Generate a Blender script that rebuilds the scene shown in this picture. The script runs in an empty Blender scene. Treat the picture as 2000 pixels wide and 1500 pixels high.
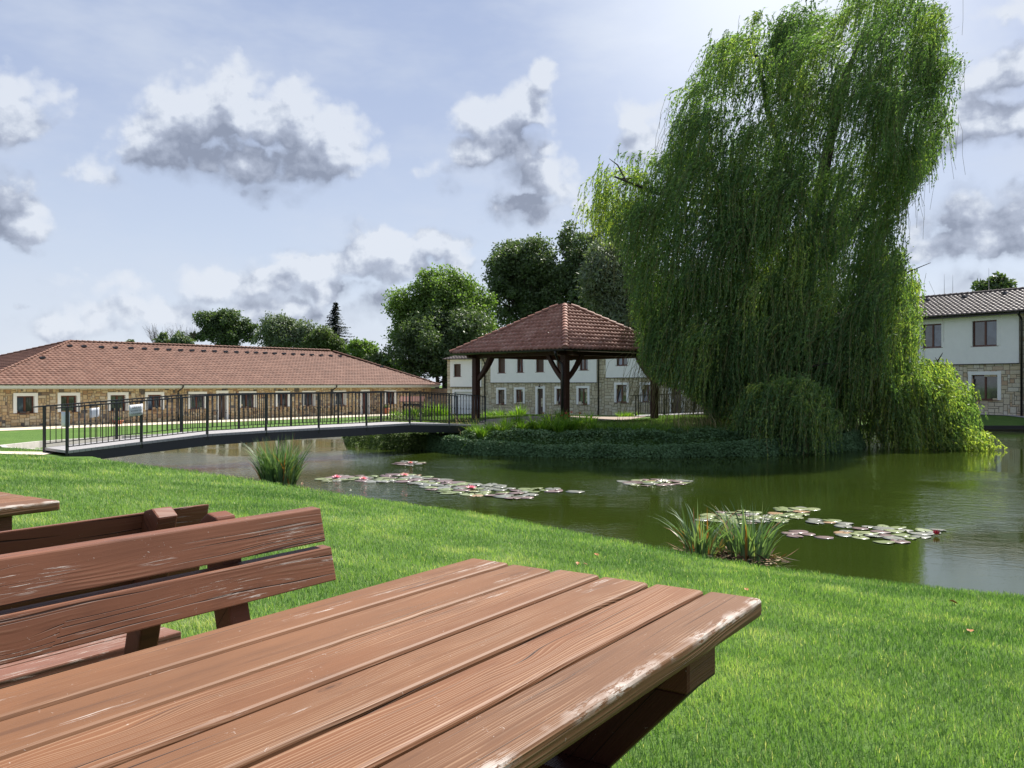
import bpy, bmesh, math, random
import numpy as np
from mathutils import Vector, Matrix, noise as mnoise
random.seed(7); RNG = np.random.default_rng(11)
S = bpy.context.scene
F = 1680.0; EYE = 1.29; HZ = 751.0; WATER = -1.2
# ---------------- camera ----------------
cam = bpy.data.cameras.new("camera"); camo = bpy.data.objects.new("camera", cam)
S.collection.objects.link(camo); S.camera = camo
cam.sensor_width = 36.0; cam.lens = F/2000*36.0; cam.clip_start = .05; cam.clip_end = 3000
camo.location = (0, 0, EYE); camo.rotation_euler = (math.radians(90), 0, 0); cam.shift_y = 1/2000.0
S.view_settings.view_transform = 'Standard'; S.view_settings.look = 'None'
S.view_settings.exposure = 1.0; S.view_settings.gamma = 1.0
S.cycles.max_bounces = 6; S.cycles.transparent_max_bounces = 8
S.cycles.use_denoising = True
# ---------------- sun ----------------
SUN_AZ, SUN_EL = math.radians(41), math.radians(52)
sd_ = Vector((math.sin(SUN_AZ)*math.cos(SUN_EL), math.cos(SUN_AZ)*math.cos(SUN_EL), math.sin(SUN_EL)))
sl = bpy.data.lights.new("sun", 'SUN'); sl.energy = 5.0; sl.angle = math.radians(1.2); sl.color = (1, .95, .87)
so = bpy.data.objects.new("sun", sl); S.collection.objects.link(so)
so.rotation_euler = (-sd_).to_track_quat('-Z', 'Y').to_euler(); so.location = (30, 30, 40)
# ---------------- node helper ----------------
class NT:
    def __init__(s, tree): s.t = tree; s.n = tree.nodes; s.l = tree.links
    def put(s, sock, v):
        if v is None: return
        if isinstance(v, bpy.types.NodeSocket): s.l.new(v, sock)
        else:
            try: sock.default_value = v
            except Exception: sock.default_value = (*v, 1) if len(v) == 3 else v
    def node(s, typ, props=None, **ins):
        n = s.n.new(typ)
        for k, v in (props or {}).items(): setattr(n, k, v)
        for k, v in ins.items():
            key = k.replace('_', ' ')
            s.put(n.inputs[key] if key in n.inputs else n.inputs[int(k[1:])], v)
        return n
    def math(s, op, a, b=None, c=None, clamp=False):
        n = s.n.new('ShaderNodeMath'); n.operation = op; n.use_clamp = clamp
        s.put(n.inputs[0], a); s.put(n.inputs[1], b)
        if c is not None: s.put(n.inputs[2], c)
        return n.outputs[0]
    def vm(s, op, a, b=None, scale=None):
        n = s.n.new('ShaderNodeVectorMath'); n.operation = op
        s.put(n.inputs[0], a); s.put(n.inputs[1], b)
        if scale is not None: s.put(n.inputs['Scale'], scale)
        return n.outputs['Value'] if op in ('LENGTH', 'DOT_PRODUCT', 'DISTANCE') else n.outputs[0]
    def mix(s, f, a, b, blend='MIX'):
        n = s.n.new('ShaderNodeMix'); n.data_type = 'RGBA'; n.blend_type = blend
        s.put(n.inputs[0], f); s.put(n.inputs[6], a if isinstance(a, bpy.types.NodeSocket) else (*a, 1) if len(a) == 3 else a)
        s.put(n.inputs[7], b if isinstance(b, bpy.types.NodeSocket) else (*b, 1) if len(b) == 3 else b)
        return n.outputs[2]
    def ramp(s, f, stops, interp='LINEAR'):
        n = s.n.new('ShaderNodeValToRGB'); s.put(n.inputs[0], f); e = n.color_ramp.elements
        n.color_ramp.interpolation = interp
        while len(e) < len(stops): e.new(.5)
        for el, (p, c) in zip(e, stops):
            el.position = p; el.color = (c, c, c, 1) if not hasattr(c, '__len__') else (*c, 1)
        return n.outputs[0]
    def noise(s, vec, scale, detail=4, rough=.55, dist=0, out=0, lac=2.0):
        n = s.node('ShaderNodeTexNoise', None, Scale=scale, Detail=detail, Roughness=rough, Distortion=dist)
        if vec is not None: s.put(n.inputs['Vector'], vec)
        return n.outputs[out]
    def mr(s, v, a, b, c=0., d=1., smooth=False):
        n = s.n.new('ShaderNodeMapRange'); n.interpolation_type = 'SMOOTHSTEP' if smooth else 'LINEAR'
        for i, x in enumerate((v, a, b, c, d)): s.put(n.inputs[i], x)
        return n.outputs[0]
    def comb(s, x, y, z=0.):
        n = s.n.new('ShaderNodeCombineXYZ'); s.put(n.inputs[0], x); s.put(n.inputs[1], y); s.put(n.inputs[2], z); return n.outputs[0]
    def sep(s, v):
        n = s.n.new('ShaderNodeSeparateXYZ'); s.put(n.inputs[0], v); return n.outputs
# ---------------- sky: Nishita air with real-direction cloud field ----------------
W = bpy.data.worlds.new("World"); S.world = W; W.use_nodes = True
W.cycles.sampling_method = 'MANUAL'; W.cycles.sample_map_resolution = 512
wt = NT(W.node_tree); wt.n.clear()
def px2sky(px, py):
    u = math.atan((px-1000)/F); return u, (HZ-py)/F*math.cos(u)
# centre px, half sizes px, density
BLOBS = [
 (455,205,75,95,1),(380,240,110,90,1),(560,235,110,90,1),(640,275,100,75,1),(330,290,110,62,1),(450,310,150,65,1),(600,320,130,55,1),(530,365,130,35,.6),(690,310,70,50,.6),
 (1062,160,40,38,1),(1020,205,60,60,1),(960,235,85,55,1),(1000,290,105,60,1),(1050,345,95,62,.95),(930,300,70,50,.9),(1010,405,95,40,.85),(1110,370,60,50,.6),(880,330,60,50,.45),
 (40,190,80,65,.7),(15,240,60,55,.8),(18,395,70,68,1),(40,440,62,50,.85),(170,325,80,35,.35),
 (745,480,90,55,1),(700,505,80,45,.9),(790,510,70,45,.9),(600,525,100,42,.9),(500,550,110,45,.8),(420,560,90,45,.7),(640,560,110,40,.8),(860,480,90,50,.85),(900,520,70,50,.7),(560,610,160,40,.7),(330,620,150,42,.65),(120,640,160,38,.55),(220,560,120,35,.35),(740,600,90,40,.7),(45,602,16,9,.9),
 (1240,225,55,45,.75),(1260,270,70,50,.7),(1960,150,90,48,1),(1900,215,100,60,.95),(1990,240,100,60,1),(1860,265,70,40,.8),(1890,400,80,55,1),(1990,410,70,60,1),(1840,425,70,45,.9),(1930,470,110,50,.95),(1800,490,60,40,.7),(1900,545,110,28,.7),(1990,20,60,45,.6)]
g = bpy.data.node_groups.new("cloud_density", 'ShaderNodeTree')
g.interface.new_socket("P", in_out='INPUT', socket_type='NodeSocketVector')
g.interface.new_socket("D", in_out='OUTPUT', socket_type='NodeSocketFloat')
gt = NT(g); gi = gt.n.new('NodeGroupInput'); go = gt.n.new('NodeGroupOutput'); P = gi.outputs[0]
wn = gt.noise(P, 16, 5, .6, out=1)
P2 = gt.vm('ADD', P, gt.vm('SCALE', gt.vm('SUBTRACT', wn, (.5, .5, .5)), None, .042))
P2 = gt.comb(gt.sep(P2)[0], gt.sep(P2)[1], 0)
acc = None
for (px, py, rx, ry, w) in BLOBS:
    u, v = px2sky(px, py)
    d = gt.vm('LENGTH', gt.vm('MULTIPLY', gt.vm('SUBTRACT', P2, (u, v, 0)), (F/rx/1.12, F/ry/1.12, 0)))
    f = gt.math('MULTIPLY_ADD', d, -w, w)
    if acc is None: acc = f
    else:
        n = gt.n.new('ShaderNodeMath'); n.operation = 'SMOOTH_MAX'; gt.put(n.inputs[0], acc); gt.put(n.inputs[1], f); n.inputs[2].default_value = .12; acc = n.outputs[0]
fb = gt.noise(P, 30, 5, .54, .1)
tot = gt.math('ADD', acc, gt.math('MULTIPLY', gt.math('SUBTRACT', fb, .5), .75))
for sc_, am_ in ((30, .42), (72, .20)):
    vo = gt.node('ShaderNodeTexVoronoi', dict(feature='F1'), Vector=P2, Scale=float(sc_)); tot = gt.math('ADD', tot, gt.math('MULTIPLY', gt.math('SUBTRACT', .40, vo.outputs['Distance']), am_))
gt.put(go.inputs[0], tot)
tc = wt.n.new('ShaderNodeTexCoord'); xyz = wt.sep(tc.outputs['Generated'])
uu = wt.math('ARCTAN2', xyz[0], xyz[1])
hh = wt.math('SQRT', wt.math('ADD', wt.math('MULTIPLY', xyz[0], xyz[0]), wt.math('MULTIPLY', xyz[1], xyz[1])))
vv = wt.math('DIVIDE', xyz[2], wt.math('MAXIMUM', hh, .05))
Pw = wt.comb(uu, vv, 0)
def dens(off):
    n = wt.n.new('ShaderNodeGroup'); n.node_tree = g
    wt.put(n.inputs[0], wt.vm('ADD', Pw, off)); return n.outputs[0]
d0 = dens((0, 0, 0)); d1 = dens((.010, .030, 0)); d2 = dens((.012, .078, 0))
low = wt.math('SUBTRACT', d2, d0)      # positive on a cloud's underside: softer there, crisp on its crown
alpha = wt.mr(d0, -.02, wt.mr(low, -.25, .15, .42, 1.05), 0, 1, True)
sh = wt.math('ADD', wt.math('MULTIPLY', wt.mr(d1, .0, .9), .34), wt.math('MULTIPLY', wt.mr(d2, -.22, .42), .74))
sh = wt.math('ADD', wt.math('ADD', sh, .13), wt.math('MULTIPLY', wt.math('SUBTRACT', d1, d0), .75))
fine_ = wt.math('SUBTRACT', wt.noise(wt.vm('ADD', Pw, (.002, .006, 0)), 60, 5, .6), wt.noise(Pw, 60, 5, .6)); sh = wt.math('ADD', sh, wt.math('MULTIPLY', fine_, .7))
sh = wt.math('ADD', sh, wt.math('MULTIPLY', wt.math('SUBTRACT', wt.noise(Pw, 17, 5, .55), .5), .6), clamp=True)
SKYK = 9.3     # cloud radiances below are written as seen, the Background strength is 1/SKYK
def k(c, m=1.0): return tuple(x*SKYK*m for x in c)
ccol = wt.ramp(sh, [(0, (.42, .446, .49)), (.25, (.335, .365, .42)), (.5, (.235, .262, .325)), (1, (.135, .155, .205))])
ccol = wt.vm('SCALE', ccol, None, SKYK)
sky = wt.node('ShaderNodeTexSky', dict(sky_type='NISHITA', sun_disc=False, sun_elevation=SUN_EL, sun_rotation=SUN_AZ, dust_density=2.0, air_density=1.0))
# veil of thin high haze, whiter near the horizon
hz = wt.ramp(wt.mr(vv, 0, .5), [(0, (.42, .455, .51)), (.25, (.325, .37, .455)), (.6, (.245, .288, .395)), (1, (.20, .245, .36))])
hz = wt.vm('SCALE', hz, None, SKYK)
veil = wt.noise(wt.vm('MULTIPLY', Pw, (1, 2.2, 1)), 3.2, 5, .6)
base = wt.mix(.88, sky.outputs[0], hz)
base = wt.mix(wt.mr(veil, .40, .70, 0, .6, True), base, k((.36, .395, .46)))
# glow of the veil round the hidden sun side
sun_uv = (.30, .47, 0)
gl = wt.vm('DISTANCE', Pw, sun_uv)
base = wt.mix(wt.mr(gl, .0, .34, .75, 0, True), base, k((.60, .63, .67)))
col = wt.mix(wt.math('MULTIPLY', alpha, .86), base, ccol)
col = wt.mix(wt.mr(vv, -.02, 0., 1, 0), col, k((.25, .28, .24)))
bg = wt.node('ShaderNodeBackground', None, Color=col, Strength=.1)
wo = wt.n.new('ShaderNodeOutputWorld'); wt.l.new(bg.outputs[0], wo.inputs[0])
# ---------------- generic helpers ----------------
COL = S.collection
def tag(o, label=None, cat=None, group=None, kind=None):
    if label: o['label'] = label
    if cat: o['category'] = cat
    if group: o['group'] = group
    if kind: o['kind'] = kind
    return o
def empty(name, loc=(0, 0, 0), rz=0, label=None, cat=None, group=None):
    o = bpy.data.objects.new(name, None); COL.objects.link(o); o.location = loc; o.rotation_euler = (0, 0, rz)
    o.empty_display_size = .2
    return tag(o, label, cat, group)
def at(px, py, D): return Vector(((px-1000)/F*D, D, EYE+(HZ-py)/F*D))
def atz(px, py, z):
    D = F*(EYE-z)/(py-HZ); return Vector(((px-1000)/F*D, D, z))
class MB:
    def __init__(s): s.v = []; s.f = []; s.m = []; s.sm = []
    def add(s, vs, fs, mi=0, smooth=False):
        b = len(s.v); s.v += [tuple(x) for x in vs]; s.f += [tuple(i+b for i in f) for f in fs]; s.m += [mi]*len(fs); s.sm += [smooth]*len(fs)
    def hexa(s, p, mi=0):  # 8 points: bottom 4 ccw, top 4
        s.add(p, [(3,2,1,0),(4,5,6,7),(0,1,5,4),(1,2,6,5),(2,3,7,6),(3,0,4,7)], mi)
    def box(s, x0, x1, y0, y1, z0, z1, mi=0):
        s.hexa([(x0,y0,z0),(x1,y0,z0),(x1,y1,z0),(x0,y1,z0),(x0,y0,z1),(x1,y0,z1),(x1,y1,z1),(x0,y1,z1)], mi)
    def beam(s, a, b, w, h, up=(0,0,1), mi=0):  # rectangular bar a->b, w sideways, h along up
        a = Vector(a); b = Vector(b); d = (b-a).normalized(); up = Vector(up)
        sx = d.cross(up).normalized()*w/2; sy = sx.cross(d).normalized()*h/2
        s.hexa([a-sx-sy, a+sx-sy, b+sx-sy, b-sx-sy, a-sx+sy, a+sx+sy, b+sx+sy, b-sx+sy], mi)
    def tube(s, pts, rad, n=8, mi=0, cap=True):
        pts = [Vector(p) for p in pts]; r = rad if hasattr(rad, '__len__') else [rad]*len(pts)
        vs = []; ref = Vector((0,0,1))
        for i, p in enumerate(pts):
            d = (pts[min(i+1, len(pts)-1)]-pts[max(i-1, 0)]).normalized()
            if abs(d.dot(ref)) > .95: ref = Vector((1,0,0)) if abs(d.x) < .9 else Vector((0,1,0))
            a = d.cross(ref).normalized(); b = d.cross(a).normalized()
            for j in range(n):
                t = 2*math.pi*j/n; vs.append(p+a*math.cos(t)*r[i]+b*math.sin(t)*r[i])
        fs = [(i*n+j, i*n+(j+1)%n, (i+1)*n+(j+1)%n, (i+1)*n+j) for i in range(len(pts)-1) for j in range(n)]
        if cap: fs += [tuple(range(n))[::-1], tuple((len(pts)-1)*n+j for j in range(n))]
        s.add(vs, fs, mi, True)
    def build(s, name, mat, parent=None, bevel=0, seg=2, loc=None, rz=None):
        me = bpy.data.meshes.new(name); me.from_pydata(s.v, [], s.f)
        for m in (mat if isinstance(mat, (list, tuple)) else [mat]): me.materials.append(m)
        me.polygons.foreach_set('material_index', s.m); me.polygons.foreach_set('use_smooth', s.sm); me.update()
        if bevel:
            bm = bmesh.new(); bm.from_mesh(me)
            bmesh.ops.recalc_face_normals(bm, faces=bm.faces)
            bmesh.ops.bevel(bm, geom=bm.edges[:], offset=bevel, segments=seg, affect='EDGES', profile=.6, clamp_overlap=True)
            bm.to_mesh(me); bm.free()
        o = bpy.data.objects.new(name, me); COL.objects.link(o)
        if parent is not None: o.parent = parent
        if loc is not None: o.location = loc
        if rz is not None: o.rotation_euler = (0, 0, rz)
        return o
def np_mesh(name, V, Q, mat, parent=None, attr=None, smooth=False):
    V = np.ascontiguousarray(V, dtype=np.float32); Q = np.ascontiguousarray(Q, dtype=np.int32)
    me = bpy.data.meshes.new(name); k_ = Q.shape[1]
    me.vertices.add(len(V)); me.vertices.foreach_set('co', V.ravel())
    me.loops.add(Q.size); me.loops.foreach_set('vertex_index', Q.ravel())
    me.polygons.add(len(Q)); me.polygons.foreach_set('loop_start', np.arange(0, Q.size, k_, dtype=np.int32))
    if smooth: me.polygons.foreach_set('use_smooth', np.ones(len(Q), dtype=bool))
    for m in (mat if isinstance(mat, (list, tuple)) else [mat]): me.materials.append(m)
    if attr is not None:
        a = me.attributes.new('rnd', 'FLOAT', 'POINT'); a.data.foreach_set('value', np.ascontiguousarray(attr, dtype=np.float32))
    me.update(calc_edges=True)
    o = bpy.data.objects.new(name, me); COL.objects.link(o)
    if parent is not None: o.parent = parent
    return o
def children(o): return [c for c in bpy.data.objects if c.parent == o]
def copy_tree(o, parent=None, kids=None):
    if kids is None:
        kids = {}
        for c in bpy.data.objects:
            if c.parent: kids.setdefault(c.parent.name, []).append(c)
    c = o.copy(); COL.objects.link(c)
    if parent is not None: c.parent = parent
    for ch in kids.get(o.name, []): copy_tree(ch, c, kids)
    return c
# ---------------- materials ----------------
def newmat(name):
    m = bpy.data.materials.new(name); m.use_nodes = True; t = NT(m.node_tree)
    return m, t, t.n['Principled BSDF']
def bump(t, b, h, strength, dist=.01):
    n = t.node('ShaderNodeBump', None, Height=h, Strength=strength, Distance=dist); t.l.new(n.outputs[0], b.inputs['Normal'])
def simple(name, col, rough=.6, var=.12, scale=8, metal=0, spec=.5, bmp=0):
    m, t, b = newmat(name); tc = t.n.new('ShaderNodeTexCoord')
    n = t.noise(tc.outputs['Object'], scale, 6, .6)
    n2 = t.noise(tc.outputs['Object'], scale*.13, 3, .6)
    f = t.math('ADD', t.math('MULTIPLY', n, .6), t.math('MULTIPLY', n2, .4))
    c = t.mix(t.mr(f, .3, .7), tuple(x*(1-var) for x in col), tuple(min(1, x*(1+var)) for x in col))
    t.put(b.inputs['Base Color'], c); t.put(b.inputs['Roughness'], t.mr(n, .3, .7, rough*.85, min(1, rough*1.12)))
    b.inputs['Metallic'].default_value = metal; b.inputs['Specular IOR Level'].default_value = spec
    if bmp: bump(t, b, n, bmp)
    return m
def leafmat(name, stops, rough=.5, trans=.35, spec=.3, tcol=(1.35, 1.5, .6)):
    m, t, b = newmat(name)
    at_ = t.node('ShaderNodeAttribute', dict(attribute_name='rnd'))
    c = t.ramp(at_.outputs['Fac'], stops)
    t.put(b.inputs['Base Color'], c); b.inputs['Roughness'].default_value = rough; b.inputs['Specular IOR Level'].default_value = spec
    tr = t.node('ShaderNodeBsdfTranslucent', None, Color=t.mix(1., c, (*tcol, 1), 'MULTIPLY'))
    mx = t.node('ShaderNodeMixShader', None, Fac=trans); t.l.new(b.outputs[0], mx.inputs[1]); t.l.new(tr.outputs[0], mx.inputs[2])
    t.l.new(mx.outputs[0], t.n['Material Output'].inputs[0])
    return m
def islandramp(name, stops, rough=.8, scale=20, bmp=.3, interp='LINEAR', dark=.75, spec=.3):
    m, t, b = newmat(name); tc = t.n.new('ShaderNodeTexCoord'); ge = t.n.new('ShaderNodeNewGeometry')
    c = t.ramp(ge.outputs['Random Per Island'], stops, interp)
    n = t.noise(tc.outputs['Object'], scale, 6, .65)
    c = t.mix(t.mr(n, .35, .7), t.mix(1., c, (dark, dark, dark*.97), 'MULTIPLY'), c)
    t.put(b.inputs['Base Color'], c); b.inputs['Roughness'].default_value = rough; b.inputs['Specular IOR Level'].default_value = spec
    bump(t, b, n, bmp, .02); return m
def woodmat(name, base, pale, dark, wear=.5, knots=True, ring=.0075, rough=.55, gr=1.0, edge=False, crack=0.):
    m, t, b = newmat(name); tc = t.n.new('ShaderNodeTexCoord'); ge = t.n.new('ShaderNodeNewGeometry')
    r = ge.outputs['Random Per Island']
    P_ = t.vm('ADD', tc.outputs['Object'], t.comb(t.math('MULTIPLY', r, 17.3), t.math('MULTIPLY', r, 3.1), t.math('MULTIPLY', r, 5.7)))
    x, y, z = t.sep(P_)[:3]
    yz = t.math('ADD', y, t.math('MULTIPLY', z, .83))
    kn = t.node('ShaderNodeTexVoronoi', dict(feature='F1'), Vector=t.comb(t.math('MULTIPLY', x, 2.1), t.math('MULTIPLY', yz, 8.5), 0), Scale=1., Randomness=1.)
    kd = kn.outputs['Distance']; on = t.math('GREATER_THAN', t.sep(kn.outputs['Color'])[0], .5)
    infl = t.math('MULTIPLY', t.mr(kd, .0, .42, 1, 0, True), on)
    warp = t.noise(t.comb(t.math('MULTIPLY', x, .8), t.math('MULTIPLY', yz, 4), z), 1.2, 2, .5)
    warp2 = t.noise(t.comb(t.math('MULTIPLY', x, 5), t.math('MULTIPLY', yz, 12), z), 1., 2, .5)
    yy = t.math('ADD', yz, t.math('ADD', t.math('MULTIPLY', warp, .085), t.math('ADD', t.math('MULTIPLY', warp2, .003), t.math('MULTIPLY', infl, .020 if knots else 0))))
    yv = t.noise(t.comb(t.math('MULTIPLY', x, .25), t.math('MULTIPLY', yy, 38), 1.7), 1., 2, .5)
    w1 = t.math('SINE', t.math('MULTIPLY', t.math('ADD', yy, t.math('MULTIPLY', yv, .030)), 2*math.pi/ring))
    line = t.mr(w1, .45, 1.0, 0, 1)
    fib = t.noise(t.comb(t.math('MULTIPLY', x, 9), t.math('MULTIPLY', yy, 520), 0), 1., 3, .6)
    patch = t.noise(t.comb(t.math('MULTIPLY', x, 2.0), t.math('MULTIPLY', yz, 8), z), 1., 4, .6)
    big = t.noise(t.comb(t.math('MULTIPLY', x, 3.1), t.math('MULTIPLY', yz, 11), t.math('MULTIPLY', z, 3)), .8, 5, .6)
    c = t.mix(t.mr(big, .3, .7), tuple(v*.82 for v in base), tuple(min(1, v*1.16) for v in base))
    c = t.mix(t.mr(r, 0, 1, 0, .35), c, (base[0]*1.0, base[1]*.72, base[2]*.62))
    rr_ = t.math('FRACT', t.math('MULTIPLY', r, 13.7)); c = t.mix(t.mr(rr_, .35, 1., 0, .5), c, (base[0]*.62, base[1]*.70, base[2]*.80))
    dk = t.noise(t.comb(t.math('MULTIPLY', x, 2.6), t.math('MULTIPLY', yz, 16), t.math('MULTIPLY', z, 3)), 1., 5, .65); c = t.mix(t.mr(dk, .56, .74, 0, .42, True), c, tuple(v*.9 for v in dark))
    c = t.mix(t.math('MULTIPLY', t.mr(fib, .4, .7), .22), c, tuple(v*.62 for v in base))
    lm_ = t.mr(t.math('ADD', patch, t.math('MULTIPLY', t.math('SUBTRACT', r, .5), .16)), .42, .60, .06, .62, True)
    c = t.mix(t.math('MULTIPLY', t.math('MULTIPLY', line, lm_), gr), c, pale)
    # weathered darker streaks following the grain
    st = t.noise(t.comb(t.math('MULTIPLY', x, 1.1), t.math('MULTIPLY', yy, 24), z), 1., 5, .6)
    c = t.mix(t.mr(st, .56, .74, 0, .5, True), c, dark)
    # fine drying cracks
    ck = t.noise(t.comb(t.math('MULTIPLY', x, 1.1), t.math('MULTIPLY', yy, 150), 3.), 1., 2, .35)
    ckm = t.mr(ck, .67-crack, .715-crack, 0, .9, True)
    c = t.mix(ckm, c, tuple(v*.3 for v in dark))
    if knots:
        km = t.mr(kd, .03, .10, 1, 0, True); kr = t.mr(t.math('SINE', t.math('MULTIPLY', kd, 210)), -1, 1, .2, .75)
        c = t.mix(t.math('MULTIPLY', on, t.math('MULTIPLY', km, kr)), c, tuple(v*.55 for v in dark))
    # flaked paint: thin slivers along the grain plus a few rubbed patches
    s1 = t.noise(t.comb(t.math('MULTIPLY', x, 7), t.math('MULTIPLY', yy, 170), t.math('MULTIPLY', z, 3)), 1., 5, .7)
    s2 = t.noise(t.comb(t.math('MULTIPLY', x, 1.5), t.math('MULTIPLY', yz, 8), t.math('MULTIPLY', z, 3)), 1., 4, .6)
    sc = t.math('MULTIPLY', t.mr(s1, .56, .61, 0, 1), t.mr(s2, .64-.11*wear, .70-.11*wear, 0, 1))
    if edge:
        oy, oz = t.sep(tc.outputs['Object'])[1:3]
        e1 = t.math('MULTIPLY', t.mr(oy, .004, .030, 1, 0), t.mr(oz, .738, .750, 0, 1))
        e2 = t.noise(t.comb(t.math('MULTIPLY', x, 16), t.math('MULTIPLY', yz, 70), 0), 1., 6, .75); e3 = t.noise(tc.outputs['Object'], 4.5, 3, .6)
        sc = t.math('MAXIMUM', sc, t.math('MULTIPLY', t.math('MULTIPLY', e1, t.mr(e3, .42, .56, 0, 1)), t.mr(t.math('ADD', e2, t.math('MULTIPLY', e1, .05)), .50, .53, 0, 1)))
    mk = t.mr(t.noise(tc.outputs['Object'], 48, 3, .6, 2.5), .71, .73, 0, .55)
    sc = t.math('MAXIMUM', sc, mk, clamp=True)
    c = t.mix(t.math('MULTIPLY', sc, .85), c, (.50, .45, .41))
    t.put(b.inputs['Base Color'], c); t.put(b.inputs['Roughness'], t.mr(sc, 0, 1, rough, .85)); b.inputs['Specular IOR Level'].default_value = .22
    h = t.math('ADD', t.math('MULTIPLY', t.mr(w1, -1, 1), t.math('MULTIPLY', lm_, .9)), t.math('MULTIPLY', fib, .25))
    h = t.math('SUBTRACT', h, t.math('MULTIPLY', ckm, 1.6)); h = t.math('ADD', h, t.math('MULTIPLY', sc, .5))
    bump(t, b, h, .5, .0018)
    return m
M = {}
M['table'] = woodmat('stained_table_wood', (.162, .075, .034), (.28, .17, .10), (.060, .028, .015), wear=.4, edge=True, gr=1.3)
M['bench'] = woodmat('stained_bench_wood', (.160, .066, .036), (.24, .13, .08), (.050, .020, .013), wear=.7, ring=.012, gr=.6, rough=.5, crack=.04)
M['leg'] = woodmat('dark_leg_wood', (.062, .018, .010), (.10, .05, .03), (.02, .008, .005), wear=.05, knots=False, gr=.3)
M['post'] = woodmat('dark_post_wood', (.060, .024, .015), (.10, .05, .035), (.022, .009, .006), wear=.02, knots=False, ring=.03, gr=.5)
M['plaster'] = simple('white_plaster', (.86, .85, .83), .85, .045, 3, bmp=.05)
M['surround'] = simple('white_window_surround', (.83, .82, .80), .8, .04, 6)
M['plaster_grey'] = simple('pale_concrete', (.42, .40, .36), .9, .2, 5, bmp=.2)
M['frame'] = simple('brown_window_frame', (.105, .030, .017), .4, .2, 20)
M['shutter'] = simple('brown_blind', (.085, .050, .036), .6, .2, 20)
M['gutter'] = simple('black_brown_gutter', (.016, .014, .014), .35, .2, 10)
M['iron'] = simple('black_iron', (.012, .013, .016), .38, .3, 30, spec=.5)
M['girder'] = simple('navy_black_girder', (.014, .015, .022), .45, .3, 6)
M['soffit'] = simple('cream_soffit', (.62, .58, .50), .8, .06, 3)
M['mortar'] = simple('wall_mortar', (.23, .19, .14), .95, .15, 12)
M['mortar2'] = simple('grey_mortar', (.17, .155, .13), .95, .15, 12)
M['ceramic'] = simple('terracotta_pot', (.34, .10, .045), .7, .2, 12)
M['paper'] = simple('white_laminated_paper', (.60, .62, .66), .45, .04, 6)
M['ink'] = simple('black_ink', (.02, .02, .025), .6, .1, 6)
M['bark'] = simple('grey_brown_bark', (.075, .055, .04), .95, .35, 7, bmp=.6)
M['bark_dark'] = simple('dark_bark', (.035, .028, .022), .95, .35, 7, bmp=.6)
M['gravelpath'] = simple('tan_gravel', (.50, .44, .34), .95, .12, 9, bmp=.4)
M['brownpath'] = simple('brown_earth_path', (.26, .205, .165), .95, .22, 4, bmp=.5)
M['edging'] = simple('grey_pebble_edging', (.30, .29, .28), .95, .35, 18, bmp=.8)
M['dish'] = simple('grey_dish', (.5, .52, .54), .4, .05, 5)
M['doorwhite'] = simple('white_garage_door', (.75, .77, .79), .5, .04, 4)
M['rock'] = simple('grey_rock', (.20, .19, .17), .9, .3, 5, bmp=.5)
M['stone_warm'] = islandramp('warm_ashlar', [(0, (.62,.46,.27)),(.18,(.50,.34,.19)),(.36,(.66,.54,.36)),(.55,(.58,.39,.21)),(.72,(.70,.60,.44)),(.88,(.45,.27,.15)),(.96,(.16,.14,.13)),(1,(.13,.11,.105))])
M['stone_pale'] = islandramp('pale_ashlar', [(0, (.64,.57,.42)),(.25,(.56,.49,.35)),(.5,(.70,.65,.52)),(.75,(.62,.54,.39)),(1,(.50,.43,.31))])
M['stone_cream'] = islandramp('cream_ashlar', [(0, (.68,.57,.40)),(.2,(.72,.65,.51)),(.4,(.62,.50,.34)),(.6,(.74,.69,.58)),(.8,(.66,.53,.37)),(.92,(.58,.40,.27)),(1,(.70,.64,.53))])
M['stone_dark'] = islandramp('brown_ashlar', [(0, (.25,.17,.11)),(.5,(.34,.25,.17)),(1,(.20,.14,.10))])
def tilemat(name, stops, rough=.7, spec=.25, lich=(.40, .36, .33), lk=.5):
    m, t, b = newmat(name); tc = t.n.new('ShaderNodeTexCoord')
    n = t.noise(tc.outputs['Object'], .55, 5, .6); n2 = t.noise(tc.outputs['Object'], 6, 5, .65)
    at_ = t.node('ShaderNodeAttribute', dict(attribute_name='rnd'))
    f = t.math('ADD', t.math('MULTIPLY', n, .55), t.math('MULTIPLY', at_.outputs['Fac'], .45))
    c = t.ramp(f, stops)
    c = t.mix(t.mr(n2, .55, .75, 0, lk), c, lich)
    t.put(b.inputs['Base Color'], c); b.inputs['Roughness'].default_value = rough; b.inputs['Specular IOR Level'].default_value = spec
    bump(t, b, n2, .25, .01); return m
M['tile_red'] = tilemat('red_roof_tile', [(.15,(.118,.054,.036)),(.5,(.165,.078,.053)),(.85,(.215,.112,.078))], lk=.25)
M['tile_gazebo'] = tilemat('weathered_red_tile', [(.15,(.18,.075,.050)),(.5,(.27,.125,.090)),(.85,(.36,.20,.155))], lk=.4, rough=.62)
M['tile_grey'] = tilemat('grey_brown_tile', [(.15,(.105,.082,.072)),(.5,(.155,.125,.11)),(.85,(.22,.185,.17))], rough=.5, lk=.3)
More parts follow.
